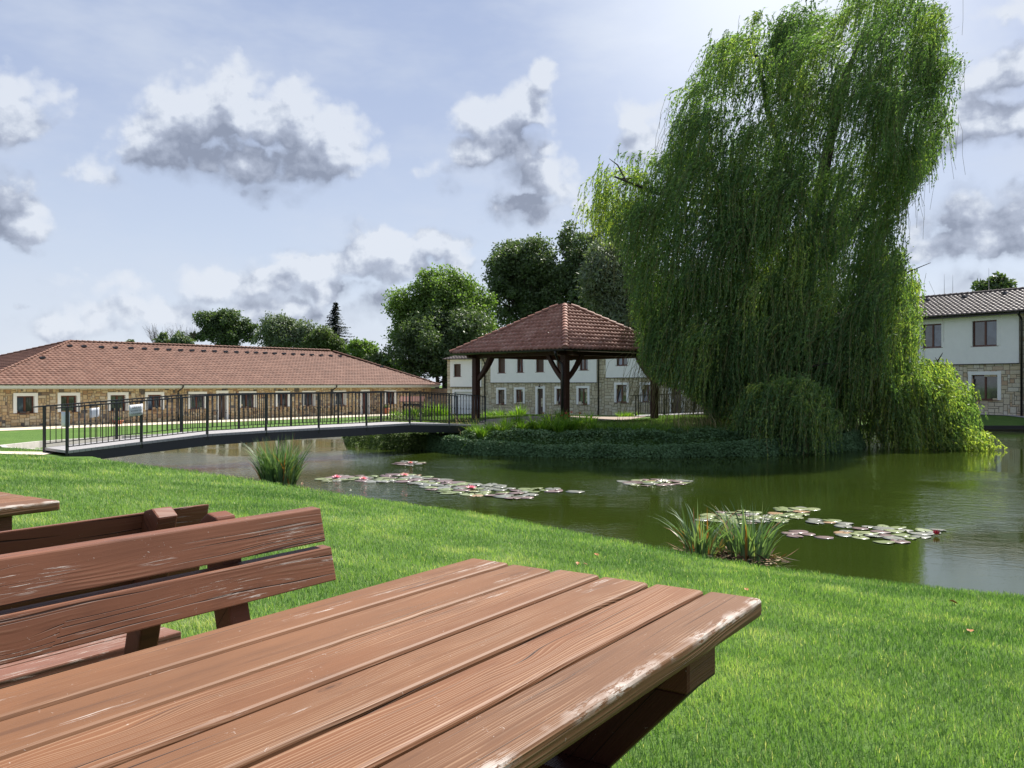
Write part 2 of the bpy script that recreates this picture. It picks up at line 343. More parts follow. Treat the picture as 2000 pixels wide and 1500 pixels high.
def glassmat(name, tint, curtain=True):
    m, t, b = newmat(name); tc = t.n.new('ShaderNodeTexCoord')
    x, y, z = t.sep(tc.outputs['Object'])[:3]
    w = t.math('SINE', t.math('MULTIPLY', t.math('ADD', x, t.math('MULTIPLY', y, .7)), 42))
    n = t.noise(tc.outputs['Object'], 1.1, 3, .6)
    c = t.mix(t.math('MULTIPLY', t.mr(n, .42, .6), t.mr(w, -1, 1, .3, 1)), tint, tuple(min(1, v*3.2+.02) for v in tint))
    t.put(b.inputs['Base Color'], c); b.inputs['Roughness'].default_value = .06
    b.inputs['Specular IOR Level'].default_value = .9; b.inputs['Coat Weight'].default_value = .6; b.inputs['Coat Roughness'].default_value = .02
    return m
M['glass'] = glassmat('window_glass', (.035, .038, .040))
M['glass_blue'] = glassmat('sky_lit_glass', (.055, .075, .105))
# ground
def groundmat():
    m, t, b = newmat('lawn_ground'); tc = t.n.new('ShaderNodeTexCoord'); o = tc.outputs['Object']
    n1 = t.noise(o, .35, 4, .6); n2 = t.noise(o, 2.6, 5, .65); n3 = t.noise(o, 45, 4, .7)
    c = t.ramp(t.math('ADD', t.math('MULTIPLY', n1, .5), t.math('MULTIPLY', n2, .5)), [(.3, (.058, .118, .022)), (.5, (.092, .168, .034)), (.7, (.135, .21, .048))])
    c = t.mix(t.mr(n3, .3, .7, 0, .6), c, (.040, .085, .015))
    z = t.sep(o)[2]
    soil = t.mr(z, -1.17, -1.08, 1, 0)
    c = t.mix(soil, c, (.030, .024, .016))
    t.put(b.inputs['Base Color'], c); b.inputs['Roughness'].default_value = .9; b.inputs['Specular IOR Level'].default_value = .15
    bump(t, b, n3, .8, .03); return m
M['ground'] = groundmat()
def watermat():
    m, t, b = newmat('pond_water'); tc = t.n.new('ShaderNodeTexCoord'); o = tc.outputs['Object']
    n = t.noise(o, .12, 3, .5)
    c = t.mix(t.mr(n, .35, .65), (.017, .028, .004), (.026, .040, .006))
    t.put(b.inputs['Base Color'], c); b.inputs['Roughness'].default_value = .025; b.inputs['IOR'].default_value = 1.34
    b.inputs['Specular IOR Level'].default_value = .5
    v = t.vm('MULTIPLY', o, (1., 1.5, 1))
    r1 = t.noise(v, 2.2, 3, .55, .6); r2 = t.noise(v, 7.5, 3, .6, .4)
    amp = t.mr(t.noise(o, .13, 3, .5), .47, .60, .11, 1.3, True)
    for cx_, cy_, rr_ in ((-3.5, 23, 7.5),):
        d_ = t.vm('DISTANCE', o, (cx_, cy_, WATER)); amp = t.math('ADD', amp, t.mr(d_, rr_*.35, rr_, .9, 0, True))
    h = t.math('MULTIPLY', t.math('ADD', t.math('MULTIPLY', r1, .6), t.math('MULTIPLY', r2, .32)), amp)
    bump(t, b, h, .55, .045); return m
M['water'] = watermat()
M['grass'] = leafmat('grass_blade', [(0, (0.063,0.138,0.039)),(.3,(0.129,0.224,0.069)),(.6,(0.207,0.310,0.106)),(.85,(0.356,0.414,0.172)),(1,(0.506,0.483,0.287))], .55, .40, .25)
M['iris'] = leafmat('iris_leaf', [(0, (.045,.095,.03)),(.5,(.11,.18,.085)),(.8,(.20,.28,.16)),(.93,(.26,.26,.09)),(1,(.32,.14,.05))], .4, .28, .4)
M['ivy'] = leafmat('ivy_leaf', [(0, (0.056,0.106,0.045)),(.5,(0.100,0.175,0.073)),(1,(0.175,0.263,0.119))], .6, .2, .2)
M['ivy_light'] = leafmat('light_groundcover_leaf', [(0, (.055,.085,.022)),(.5,(.10,.15,.036)),(1,(.17,.22,.065))], .62, .25, .2)
M['lily'] = leafmat('daylily_leaf', [(0, (.06,.13,.015)),(.5,(.12,.23,.025)),(1,(.24,.33,.05))], .4, .4, .35)
M['meadow'] = leafmat('meadow_grass', [(0, (0.062,0.112,0.025)),(.5,(0.112,0.188,0.044)),(.8,(0.213,0.250,0.088)),(1,(0.413,0.338,0.188))], .6, .35, .2)
M['straw'] = leafmat('straw_grass', [(0, (.28,.21,.10)),(1,(.42,.34,.19))], .7, .35, .2)
M['willow'] = leafmat('willow_leaf', [(0, (0.069,0.129,0.051)),(.45,(0.124,0.207,0.076)),(.75,(0.196,0.287,0.090)),(1,(0.368,0.425,0.103))], .5, .5, .3)
M['tree_mid'] = leafmat('ash_leaf', [(0, (0.072,0.127,0.033)),(.5,(0.127,0.204,0.055)),(1,(0.209,0.297,0.088))], .5, .42, .35)
M['tree_dark'] = leafmat('dark_leaf', [(0, (0.052,0.083,0.037)),(.5,(0.086,0.129,0.057)),(1,(0.144,0.190,0.086))], .5, .32, .35)
M['tree_grey'] = leafmat('grey_green_leaf', [(0, (0.083,0.119,0.072)),(.5,(0.132,0.171,0.105)),(1,(0.198,0.242,0.149))], .55, .25, .35)
M['tree_olive'] = leafmat('olive_leaf', [(0, (.055,.085,.030)),(.5,(.085,.125,.045)),(1,(.13,.17,.065))], .55, .3, .3)
M['conifer'] = leafmat('spruce_needles', [(0, (.010,.020,.014)),(1,(.024,.042,.026))], .6, .05, .3)
# ---------------- terrain ----------------
def lipv(px, py, zl, zin=0., W_=9.):
    p = atz(px, py, zl); return (p.x, p.y, zl, zin, W_)
SH = [(34,20,-.95,-.9,6),(22,8,-.95,-.6,6),(12.5,6.6,-1.03,-.3,7),(8.2,7.9,-1.03,-.1,8)]
SH += [lipv(2000,1167,-1.05), lipv(1850,1152,-1.03), lipv(1700,1135,-1.02), lipv(1500,1110,-1.0), lipv(1300,1075,-.98), lipv(1150,1045,-.95), lipv(1000,1015,-.93), lipv(800,985,-.88),
       lipv(600,955,-.82), lipv(480,935,-.76), lipv(360,919,-.68), lipv(250,905,-.62)]
SH += [(-10.5,22.0,-.60,-.3,7),(-11.9,24.2,-.62,-.35,6),(-14.0,25.2,-.63,-.42,5),(-15.6,26.4,-.66,-.5,5),(-17.0,28.6,-.75,-.7,5),(-17.7,32.0,-.85,-1.0,4),(-16.7,36.6,-.92,-1.05,3),
       (-14.4,40.3,-.97,-1.05,3),(-13.4,44.5,-1.0,-1.05,3),(-10.5,48.6,-1.0,-1.05,3),(-8.8,53.5,-1.02,-1.05,3),(-4,56.5,-1.02,-1.05,3),(2,56.5,-1.0,-.95,3),(9,54,-1.0,-.85,3),(15,50.6,-1.0,-.75,3),
       (20,48,-1.0,-.6,3),(25,47,-.98,-.53,3.2),(30,47,-.98,-.53,3.2),(36,44,-.98,-.6,3),(37,34,-.98,-.8,4)]
SH = np.array(SH)
ISL = [(-7.9,42,0),(-7.2,38.5,0),(-6.3,34.9,0),(-4.9,33.3,0),(-3.9,32.8,0),(-2.9,32.6,0),(-2.3,31.6,0),(-1.7,30.7,0),(0,30.1,0),(1.8,29.7,0),(5,29.6,0),(8,29.9,0),(10.6,31,0),(12.9,32.8,0),(14.6,35.5,0),(15.6,39,0),(15,43.5,0),(12,46.6,0),(7,47.8,0),(1,48,0),(-4,47.6,0),(-7.2,45.6,0)]
ISL = np.array(ISL)[:, :2]
def seg_dist(X, Y, poly, closed=True):
    P_ = poly[:, :2]; best = np.full(X.shape, 1e9); bi = np.zeros(X.shape, int); bt = np.zeros(X.shape)
    inside = np.zeros(X.shape, bool); n = len(P_)
    for i in range(n if closed else n-1):
        a = P_[i]; b = P_[(i+1) % n]; d = b-a
        t = np.clip(((X-a[0])*d[0]+(Y-a[1])*d[1])/(d@d), 0, 1)
        q = np.hypot(X-a[0]-t*d[0], Y-a[1]-t*d[1]); m = q < best
        best = np.where(m, q, best); bi = np.where(m, i, bi); bt = np.where(m, t, bt)
        cr = ((a[1] > Y) != (b[1] > Y)) & (X < (b[0]-a[0])*(Y-a[1])/((b[1]-a[1]) if b[1] != a[1] else 1e-9)+a[0]); inside ^= cr
    return best, bi, bt, inside
def sstep(t): t = np.clip(t, 0, 1); return t*t*(3-2*t)
def height(X, Y):
    X = np.asarray(X, float); Y = np.asarray(Y, float); sh = X.shape; X = X.ravel(); Y = Y.ravel()
    d, i, t, ins = seg_dist(X, Y, SH); j = (i+1) % len(SH)
    zl = SH[i,2]*(1-t)+SH[j,2]*t; zi = SH[i,3]*(1-t)+SH[j,3]*t; w = SH[i,4]*(1-t)+SH[j,4]*t
    land = zi+(zl-zi)*(1-np.clip(d/w, 0, 1))**1.25
    land = land+.012*np.sin(X*1.7+Y*.6)*np.clip(d/3, 0, 1)*np.clip((30-Y)/10, 0, 1)
    bed = -1.25-np.clip(d*.8, 0, .9)
    sd = np.where(ins, -d, d)
    h = np.where(sd > 0, land, land+(bed-land)*np.clip(-sd/.3, 0, 1))
    di, _, _, ii = seg_dist(X, Y, ISL)
    isl = -1.3+.62*sstep(di/1.0)+.38*sstep(di/5.5)+.03*np.sin(X*.9)*np.clip(di/2, 0, 1)
    h = np.where(ii, np.maximum(isl, -1.3), h)
    return h.reshape(sh)
def hz1(x, y): return float(height(np.array([x]), np.array([y]))[0])
def axis(segs):
    out = []
    for a, b, s in segs: out += list(np.arange(a, b, s))
    out.append(segs[-1][1]); return np.array(out)
gx = axis([(-1500,-300,300),(-300,-60,30),(-60,-20,1.5),(-20,-13,.35),(-13,9,.2),(9,18,.3),(18,40,.8),(40,100,8),(100,300,50),(300,1500,300)])
gy = axis([(-40,-4,4),(-4,2,.6),(2,23,.18),(23,34,.25),(34,58,.5),(58,80,2),(80,200,20),(200,2000,200)])
GX, GY = np.meshgrid(gx, gy); GZ = height(GX, GY)
nx, ny = len(gx), len(gy)
idx = np.arange(nx*ny).reshape(ny, nx)
Q = np.stack([idx[:-1,:-1], idx[:-1,1:], idx[1:,1:], idx[1:,:-1]], -1).reshape(-1, 4)
ground = np_mesh('ground', np.stack([GX, GY, GZ], -1).reshape(-1, 3), Q, M['ground'], smooth=True); tag(ground, kind='structure')
wm = MB(); wm.add([(-22,2,WATER),(45,2,WATER),(45,60,WATER),(-22,60,WATER)], [(0,1,2,3)]); water = wm.build('water', M['water']); tag(water, kind='structure')
def drape(name, pts, width, mat, lift=.02, n=6, sub=.5):
    """a strip following the ground; pts = centre line, width float or (left,right) list"""
    P_ = []; 
    for a, b in zip(pts[:-1], pts[1:]):
        L = math.dist(a[:2], b[:2]); m = max(1, int(L/sub))
        for q in range(m): P_.append([a[k_]+(b[k_]-a[k_])*q/m for k_ in range(len(a))])
    P_.append(list(pts[-1])); P_ = np.array(P_, float)
    T = np.gradient(P_[:, :2], axis=0); T /= np.linalg.norm(T, axis=1)[:, None]; N = np.stack([-T[:,1], T[:,0]], 1)
    wd = P_[:, 2] if P_.shape[1] > 2 else np.full(len(P_), width)
    V = []; 
    for j in range(n+1):
        q = P_[:, :2]+N*((j/n-.5)*wd)[:, None]; V.append(np.stack([q[:,0], q[:,1], height(q[:,0], q[:,1])+lift], 1))
    V = np.stack(V, 1); I = np.arange(V.shape[0]*V.shape[1]).reshape(V.shape[:2])
    Q = np.stack([I[:-1,:-1], I[1:,:-1], I[1:,1:], I[:-1,1:]], -1).reshape(-1, 4)
    o = np_mesh(name, V.reshape(-1, 3), Q, mat, smooth=True); return tag(o, kind='structure')
# frames of the three buildings
class Fr:
    def __init__(s, o, d, n=None):
        s.o = Vector((*o, 0)); s.d = Vector((*d, 0)).normalized(); s.n = Vector((s.d.y, -s.d.x, 0)) if n is None else n
    def p(s, a, out, z): v = s.o+s.d*a+s.n*out; return (v.x, v.y, z)
    def box(s, mb, a0, a1, o0, o1, z0, z1, mi=0):
        mb.hexa([s.p(a0,o1,z0), s.p(a1,o1,z0), s.p(a1,o0,z0), s.p(a0,o0,z0), s.p(a0,o1,z1), s.p(a1,o1,z1), s.p(a1,o0,z1), s.p(a0,o0,z1)], mi)
    def s_at(s, px):  # where the wall line is seen at pixel column px
        k_ = (px-1000)/F; return (k_*s.o.y-s.o.x)/(s.d.x-k_*s.d.y)
    def D(s, a): return s.o.y+s.d.y*a
HALL = Fr((-28.2, 45.3), (.612, .79)); MID = Fr((-4.9, 69.0), (.84, -.54))
RGT = Fr((29.6, 50.0), (-.568, .823), ); RGT.n = Vector((-.823, -.568, 0))
# paths
hp = [HALL.p(a, 1.75, 0)[:2] for a in (-8, 10, 25, 38)]
drape('path', hp, 3.2, M['gravelpath'], .02)
drape('path', [(-12.3,23.0,1.5),(-13.6,22.7,1.5),(-16,21.9,1.5),(-20,21,1.6),(-26,20,1.8)], 1.5, M['gravelpath'], .018, sub=.4)
drape('path', [(-1.6,34.1,1.7),(-.2,35.6,3.0),(1.2,38,5.5),(3,40.5,5.5),(5,43,3.5),(6.5,45.8,2.0)], 1.5, M['brownpath'], .02, sub=.3, n=14)
drape('gravel_strip', [RGT.p(a, .35, 0)[:2] for a in (-8, 0, 8, 16)], .7, M['edging'], .03)
# low concrete retaining wall of the pond, far left, and the far right edge
def wallstrip(name, i0, i1, mat, label, cat, th=.16, up=.03):
    mb = MB(); P_ = SH[i0:i1+1]
    pts = []
    for a, b in zip(P_[:-1], P_[1:]):
        m = max(1, int(math.dist(a[:2], b[:2])/.8))
        for q in range(m): pts.append(a+(b-a)*q/m)
    pts.append(P_[-1]); pts = np.array(pts)
    T = np.gradient(pts[:, :2], axis=0); T /= np.linalg.norm(T, axis=1)[:, None]; N = np.stack([-T[:,1], T[:,0]], 1)
    vs = []
    for q, nn in zip(pts, N):
        for o_, z in ((.12, -1.5), (.12, q[2]+up), (-th+.12, q[2]+up), (-th+.12, -1.5)): vs.append((q[0]-nn[0]*o_, q[1]-nn[1]*o_, z))
    n_ = len(pts); fs = [(4*i+j, 4*i+(j+1) % 4, 4*i+4+(j+1) % 4, 4*i+4+j) for i in range(n_-1) for j in range(4)]
    mb.add(vs, fs); o = mb.build(name, mat); return tag(o, label, cat)
nN = 16
wallstrip('pond_wall', nN+1, nN+11, M['plaster_grey'], 'low pale concrete retaining wall round the pond in front of the long low hall', 'wall')
M['edge_dark'] = simple('dark_pond_edge', (.03, .028, .025), .8, .2, 6)
wallstrip('pond_wall', nN+12, nN+18, M['edge_dark'], 'dark low edge wall of the pond under the lawn of the right house', 'wall')
# ---------------- roofs, cladding, windows ----------------
def tiled_face(name, e0, e1, top_l, top_r, mat, parent, tw=.30, course=.36, amp=.035, prof=6, lip=.03):
    """tiled roof plane: eave e0->e1, upper edge top_l->top_r (may coincide); one mesh of overlapping wavy courses"""
    e0, e1, tl, tr = map(Vector, (e0, e1, top_l, top_r)); ax = (e1-e0).normalized()
    up = (tl-e0); up = (up-ax*up.dot(ax)); Ls = up.length; up.normalize(); nrm = ax.cross(up).normalized()
    if nrm.z < 0: nrm = -nrm
    L = (e1-e0).length; xl = (tl-e0).dot(ax); xr = (tr-e0).dot(ax)
    Ls2 = (tr-e0).dot(up); n = int(math.ceil(Ls/course)); V = []; Qs = []; R = []; b = 0
    o_ = np.array(e0); A = np.array(ax); U = np.array(up); N = np.array(nrm)
    step = tw/prof
    for k_ in range(n):
        y0 = k_*course; y1 = min(Ls, y0+course+.03); ym = min(Ls, y0+course)
        a0, b0 = xl*y0/Ls, L+(xr-L)*y0/Ls; a1, b1 = xl*ym/Ls, L+(xr-L)*ym/Ls
        lo = min(a0, a1) if xl < 0 else a0; xs = np.arange(math.floor(a0/step)*step, b0+step, step)
        x0 = np.clip(xs, a0, b0); x1 = np.clip(xs, a1, b1)
        if len(xs) < 2: continue
        ph = (xs/tw) % 1.0
        w = np.where(ph < .62, np.sin(np.pi*ph/.62)**.8, -.25*np.sin(np.pi*(ph-.62)/.38))*amp
        rr = RNG.random(int(L/tw)+400)[(np.floor(xs/tw)+150).astype(int) % (int(L/tw)+400)]
        jit = (RNG.random(len(xs))-.5)*.004
        for (xx, yy, zz) in ((x0, y0, w+lip+jit), (x1, y1, w*.9), (x0, y0, w*.6-.02)):
            V.append(o_+np.outer(xx, A)+yy*U+np.outer(zz, N)); R.append(rr)
        m = len(xs); i = np.arange(m-1)
        Qs.append(np.stack([b+i, b+i+1, b+m+i+1, b+m+i], 1)); Qs.append(np.stack([b+2*m+i, b+2*m+i+1, b+i+1, b+i], 1)); b += 3*m
    return np_mesh(name, np.vstack(V), np.vstack(Qs), mat, parent, np.concatenate(R), smooth=False)
def cap_tiles(name, a, b, r, mat, parent, tl=.38):
    """half-round ridge/hip tiles laid overlapping from a (low) to b (high)"""
    a, b = Vector(a), Vector(b); d = (b-a); n = max(1, int(d.length/tl)); d.normalize(); mb = MB()
    side = d.cross(Vector((0,0,1))).normalized(); up = side.cross(d).normalized()
    for i in range(n):
        p = a+d*(i*tl); q = a+d*((i+1)*tl+.05); vs = []
        for c, rr, lift in ((p, r*1.12, .02), (q, r*.9, 0.)):
            for j in range(9):
                t = math.pi*(j/8); vs.append(c+side*math.cos(t)*rr+up*(math.sin(t)*rr*.9+lift-.01))
        vs.append(p+up*-.02)
        fs = [(j, j+1, 9+j+1, 9+j) for j in range(8)]+[(j+1, j, 18) for j in range(8)]
        mb.add(vs, fs, 0, False)
    return mb.build(name, mat, parent)
def ashlar(name, fr, rects, holes, mat, parent, out=.0, unit=.11, relief=.03, seed=1, zj=0.):
    """random-coursed squared rubble, each stone its own little block"""
    rnd = random.Random(seed); mb = MB()
    for (s0, s1, z0, z1) in rects:
        nx_, nz_ = int(round((s1-s0)/unit)), int(round((z1-z0)/unit)); 
        if nx_ < 1 or nz_ < 1: continue
        ux, uz = (s1-s0)/nx_, (z1-z0)/nz_; occ = [[False]*nx_ for _ in range(nz_)]
        for j in range(nz_):
            for i in range(nx_):
                if occ[j][i]: continue
                w = rnd.choice((2,2,3,3,4,4,5)); h = rnd.choice((1,2,2,2,3,3))
                if w >= 4 and h == 3: h = 2
                ww = 0
                while ww < w and i+ww < nx_ and not occ[j][i+ww]: ww += 1
                hh = 1
                while hh < h and j+hh < nz_ and all(not occ[j+hh][i+q] for q in range(ww)): hh += 1
                for y in range(hh):
                    for x in range(ww): occ[j+y][i+x] = True
                a0, a1, c0, c1 = s0+i*ux, s0+(i+ww)*ux, z0+j*uz, z0+(j+hh)*uz
                if any(a0 > h_[0]-.05 and a1 < h_[1]+.05 and c0 > h_[2]-.05 and c1 < h_[3]+.05 for h_ in holes): continue
                g_ = .011; a0 += g_; a1 -= g_; c0 += g_; c1 -= g_
                if a1-a0 < .03: continue
                j_ = lambda: rnd.uniform(-.010, .010)
                f = relief*rnd.uniform(.5, 1.1); e = .012
                q = [(a0+j_(), c0+j_()), (a1+j_(), c0+j_()), (a1+j_(), c1+j_()), (a0+j_(), c1+j_())]
                cx, cz = (a0+a1)/2, (c0+c1)/2
                ins = [(x+(e if x < cx else -e), z+(e if z < cz else -e)) for x, z in q]
                vs = [fr.p(x, out, z+zj*x) for x, z in q]+[fr.p(x, out+f, z+zj*x) for x, z in ins]
                mb.add(vs, [(4,5,6,7),(0,1,5,4),(1,2,6,5),(2,3,7,6),(3,0,4,7)])
    return mb.build(name, mat, parent)
def holed(mb, fr, s0, s1, z0, z1, holes, out, depth, mi=0):
    """front skin with real openings and their reveals"""
    ss = sorted({s0, s1, *[min(max(v, s0), s1) for h in holes for v in h[:2]]}); zs = sorted({z0, z1, *[min(max(v, z0), z1) for h in holes for v in h[2:]]})
    for a, b in zip(ss[:-1], ss[1:]):
        for c, d in zip(zs[:-1], zs[1:]):
            m, n = (a+b)/2, (c+d)/2
            if any(h[0] < m < h[1] and h[2] < n < h[3] for h in holes): continue
            mb.add([fr.p(a,out,c), fr.p(b,out,c), fr.p(b,out,d), fr.p(a,out,d)], [(0,1,2,3)], mi)
    for h in holes:
        a, b, c, d = max(h[0], s0), min(h[1], s1), max(h[2], z0), min(h[3], z1)
        if a >= b or c >= d: continue
        o2 = out-depth
        mb.add([fr.p(a,out,c), fr.p(a,out,d), fr.p(a,o2,d), fr.p(a,o2,c)], [(0,1,2,3)], mi)
        mb.add([fr.p(b,out,c), fr.p(b,o2,c), fr.p(b,o2,d), fr.p(b,out,d)], [(0,1,2,3)], mi)
        mb.add([fr.p(a,out,c), fr.p(a,o2,c), fr.p(b,o2,c), fr.p(b,out,c)], [(0,1,2,3)], mi)
        mb.add([fr.p(a,out,d), fr.p(b,out,d), fr.p(b,o2,d), fr.p(a,o2,d)], [(0,1,2,3)], mi)
def window(fr, s0, s1, z0, z1, parent, back=-.12, sur=.17, surround=True, kind='double', tilt=False, label=None, glass='glass', bars=0):
    mb = MB(); t = .075; o0, o1 = back-.05, back+.012
    fr.box(mb, s0, s1, o0, o1, z0, z0+t); fr.box(mb, s0, s1, o0, o1, z1-t, z1)
    fr.box(mb, s0, s0+t, o0, o1, z0+t, z1-t); fr.box(mb, s1-t, s1, o0, o1, z0+t, z1-t)
    if kind == 'double': m = (s0+s1)/2; fr.box(mb, m-.055, m+.055, o0, o1+.003, z0+t, z1-t)
    w = mb.build('window', M['frame'], parent)
    if label: w['label'] = label
    pm = MB()
    if kind == 'shut':
        fr.box(pm, s0+t, s1-t, back-.03, back-.012, z0+t, z1-t); p_ = pm.build('blind', M['shutter'], w)
    else:
        spans = [(s0+t, (s0+s1)/2-.055), ((s0+s1)/2+.055, s1-t)] if kind == 'double' else [(s0+t, s1-t)]
        for q, (a, b) in enumerate(spans):
            pm = MB(); 
            if tilt and q == 0:
                pm.hexa([fr.p(a,back-.03,z0+t), fr.p(b,back-.03,z0+t), fr.p(b,back-.045,z0+t), fr.p(a,back-.045,z0+t), fr.p(a,back-.16,z1-t), fr.p(b,back-.10,z1-t), fr.p(b,back-.115,z1-t), fr.p(a,back-.175,z1-t)])
            else: fr.box(pm, a, b, back-.035, back-.02, z0+t, z1-t)
            pm.build('pane', M['glass_blue' if (q == 0 and glass == 'blue') else 'glass'], w)
    sm = MB(); fr.box(sm, s0-.09, s1+.09, back+.013, .075, z0-.035, z0-.004); sm.build('sill', M['frame'], w)
    if surround:
        sm = MB(); u = .055
        fr.box(sm, s0-sur, s0+.004, back+.02, u, z0, z1+sur); fr.box(sm, s1-.004, s1+sur, back+.02, u, z0, z1+sur); fr.box(sm, s0+.004, s1-.004, back+.02, u, z1-.004, z1+sur)
        sm.build('surround', M['surround'], w)
    return w
def door(fr, s0, s1, z0, z1, parent, mat='frame', sur=.17, back=-.12, surmat='surround', label=None):
    mb = MB(); fr.box(mb, s0, s1, back-.05, back, z0, z1)
    for i in range(3):
        h = (z1-z0)/3; fr.box(mb, s0+.14, s1-.14, back+.002, back+.014, z0+i*h+.1, z0+(i+1)*h-.06)
    d = mb.build('door', M[mat], parent)
    if label: d['label'] = label
    sm = MB(); fr.box(sm, s0-sur, s0+.004, back+.02, .055, z0, z1+sur); fr.box(sm, s1-.004, s1+sur, back+.02, .055, z0, z1+sur); fr.box(sm, s0+.004, s1-.004, back+.02, .055, z1-.004, z1+sur)
    sm.build('surround', M[surmat], d)
    hm = MB(); hm.tube([fr.p(s0+.12, back+.005, z0+1.0), fr.p(s0+.12, back+.06, z0+1.0), fr.p(s0+.24, back+.06, z0+1.0)], .012, 6); hm.build('handle', M['iron'], d)
    return d
def gutter(fr, a0, a1, out, z, parent, r=.075):
    mb = MB(); n = 7; L = [(a0, 0), (a1, 0)]; vs = []
    for a in (a0, a1):
        for j in range(n): t = math.pi*j/(n-1); vs.append(fr.p(a, out+math.cos(t)*r, z-math.sin(t)*r))
        for j in range(n): t = math.pi*(n-1-j)/(n-1); vs.append(fr.p(a, out+math.cos(t)*r*.86, z-math.sin(t)*r*.86+.002))
    m = 2*n; fs = [(j, (j+1) % m, m+(j+1) % m, m+j) for j in range(m)]+[tuple(range(m))[::-1], tuple(range(m, 2*m))]
    mb.add(vs, fs); return mb.build('gutter', M['gutter'], parent)
def downpipe(fr, a, out0, z0, z1, parent, r=.05):
    mb = MB(); mb.tube([fr.p(a, out0, z1), fr.p(a, out0-.02, z1-.12), fr.p(a-.05, .10, z1-.38), fr.p(a-.05, .09, z1-.5), fr.p(a-.05, .09, z0+.05)], r, 8); return mb.build('downpipe', M['gutter'], parent)
def roofvent(p, d, parent, s=.17, mat='gutter', lean=.25):
    mb = MB(); p = Vector(p); d = Vector(d); n = Vector((d.y, -d.x, 0)); z = Vector((0,0,1))
    vs = [p-d*s+n*.16-z*.03, p+d*s+n*.16-z*.03, p+d*s*.8-n*.2+z*.08, p-d*s*.8-n*.2+z*.08, p-d*s*.5+n*.14+z*s*.75, p+d*s*.5+n*.14+z*s*.75]
    mb.add(vs, [(0,1,5,4),(1,2,5),(2,3,4,5),(3,0,4),(0,3,2,1)]); return mb.build('roof_vent', M[mat], parent)
# ======== long low hall (left) ========
G1 = -1.05; EZ = 1.26
hall = empty('stone_hall', HALL.p(0, 0, G1), 0, 'long single storey stone hall with a red tiled hipped roof, left beyond the bridge', 'building')
def root_inv(ob, root):
    ob.matrix_parent_inverse = Matrix.Translation(root.location).inverted() if root.rotation_euler.z == 0 else (Matrix.Translation(root.location) @ Matrix.Rotation(root.rotation_euler.z, 4, 'Z')).inverted()
def fix_children(root):
    for c in children(root): root_inv(c, root)
HL = HALL.s_at(845)-.2; DEPTH = 14.0
wins = []   # photo columns of window openings
for (l, r) in [(32, 67), (118, 150), (215, 245), (288, 315), (372, 399), (470, 496), (541, 562), (593, 612), (654, 672), (753, 770)]:
    a, b = HALL.s_at(l), HALL.s_at(r); wins.append((a, b, -.27, .66))
drs = [(HALL.s_at(426), HALL.s_at(441), G1, .72), (HALL.s_at(707), HALL.s_at(718), G1, .72)]
allh = wins+drs
mb = MB(); holed(mb, HALL, 0, HL, G1-.3, 1.2, allh, 0, .2)
HALL.box(mb, .0, HL, -DEPTH, -.2, G1-.3, 1.1); mb.build('wall', M['mortar'], hall)
sh_ = [(a-.17, b+.17, c-.03, d+.17) for a, b, c, d in wins]+[(a-.17, b+.17, c, d+.17) for a, b, c, d in drs]
ashlar('stone_cladding', HALL, [(0, HL, G1-.1, 1.04)], sh_, M['stone_warm'], hall, .002, .088, .03, 3)
# end wall facing away left
for i, (a, b, c, d) in enumerate(wins): window(HALL, a, b, c, d, hall, glass='blue' if i in (0, 3) else 'glass')
for i, (a, b, c, d) in enumerate(drs): door(HALL, a, b, c, d, hall, 'frame' if i else 'shutter')
mb = MB(); HALL.box(mb, -.45, HL+.5, -.1, .50, 1.06, 1.12); HALL.box(mb, -.45, HL+.5, .44, .50, 1.121, 1.25, 1); HALL.box(mb, -.45, HL+.5, .0, .02, 1.03, 1.058); mb.build('soffit', [M['soffit'], M['plaster']], hall)
gutter(HALL, -.6, HL+.6, .60, EZ+.045, hall, .055)
for px in (348, 648): downpipe(HALL, HALL.s_at(px), .58, G1, EZ-.03, hall)
def ridge_pt(px, w, py):
    # point on the ridge line (w behind the wall) seen at column px
    q = Fr(HALL.p(0, -w, 0)[:2], (HALL.d.x, HALL.d.y)); a = q.s_at(px); D_ = q.D(a); return Vector(q.p(a, 0, EYE+(HZ-py)/F*D_))
R0 = ridge_pt(137, 7.0, 667); R1 = ridge_pt(645, 7.0, 685)
E = lambda a, o: Vector(HALL.p(a, o, EZ))
tiled_face('roof', E(-.55,.55), E(HL+.55,.55), R0, R1, M['tile_red'], hall, tw=.30, course=.36, amp=.030, prof=5, lip=.025)
tiled_face('roof', E(-.55,-DEPTH-.5), E(-.55,.55), R0, R0, M['tile_red'], hall, prof=5, amp=.04)
tiled_face('roof', E(HL+.55,.55), E(HL+.55,-DEPTH-.5), R1, R1, M['tile_red'], hall, prof=4)
tiled_face('roof', E(HL+.55,-DEPTH-.5), E(-.55,-DEPTH-.5), R1, R0, M['tile_red'], hall, prof=3)
for a, b in ((E(-.55,.55), R0), (E(HL+.55,.55), R1), (R0, R1), (E(-.55,-DEPTH-.5), R0)): cap_tiles('ridge_tiles', a+Vector((0,0,.03)), b+Vector((0,0,.05)), .085, M['tile_red'], hall)
e0_ = E(-.55,.55); upv = (R0-e0_); fslope = lambda a, t: E(a, .55).lerp(E(a, .55)+Vector((-HALL.n*7.55))+Vector((0,0,(R0.z+R1.z)/2-EZ)), t)
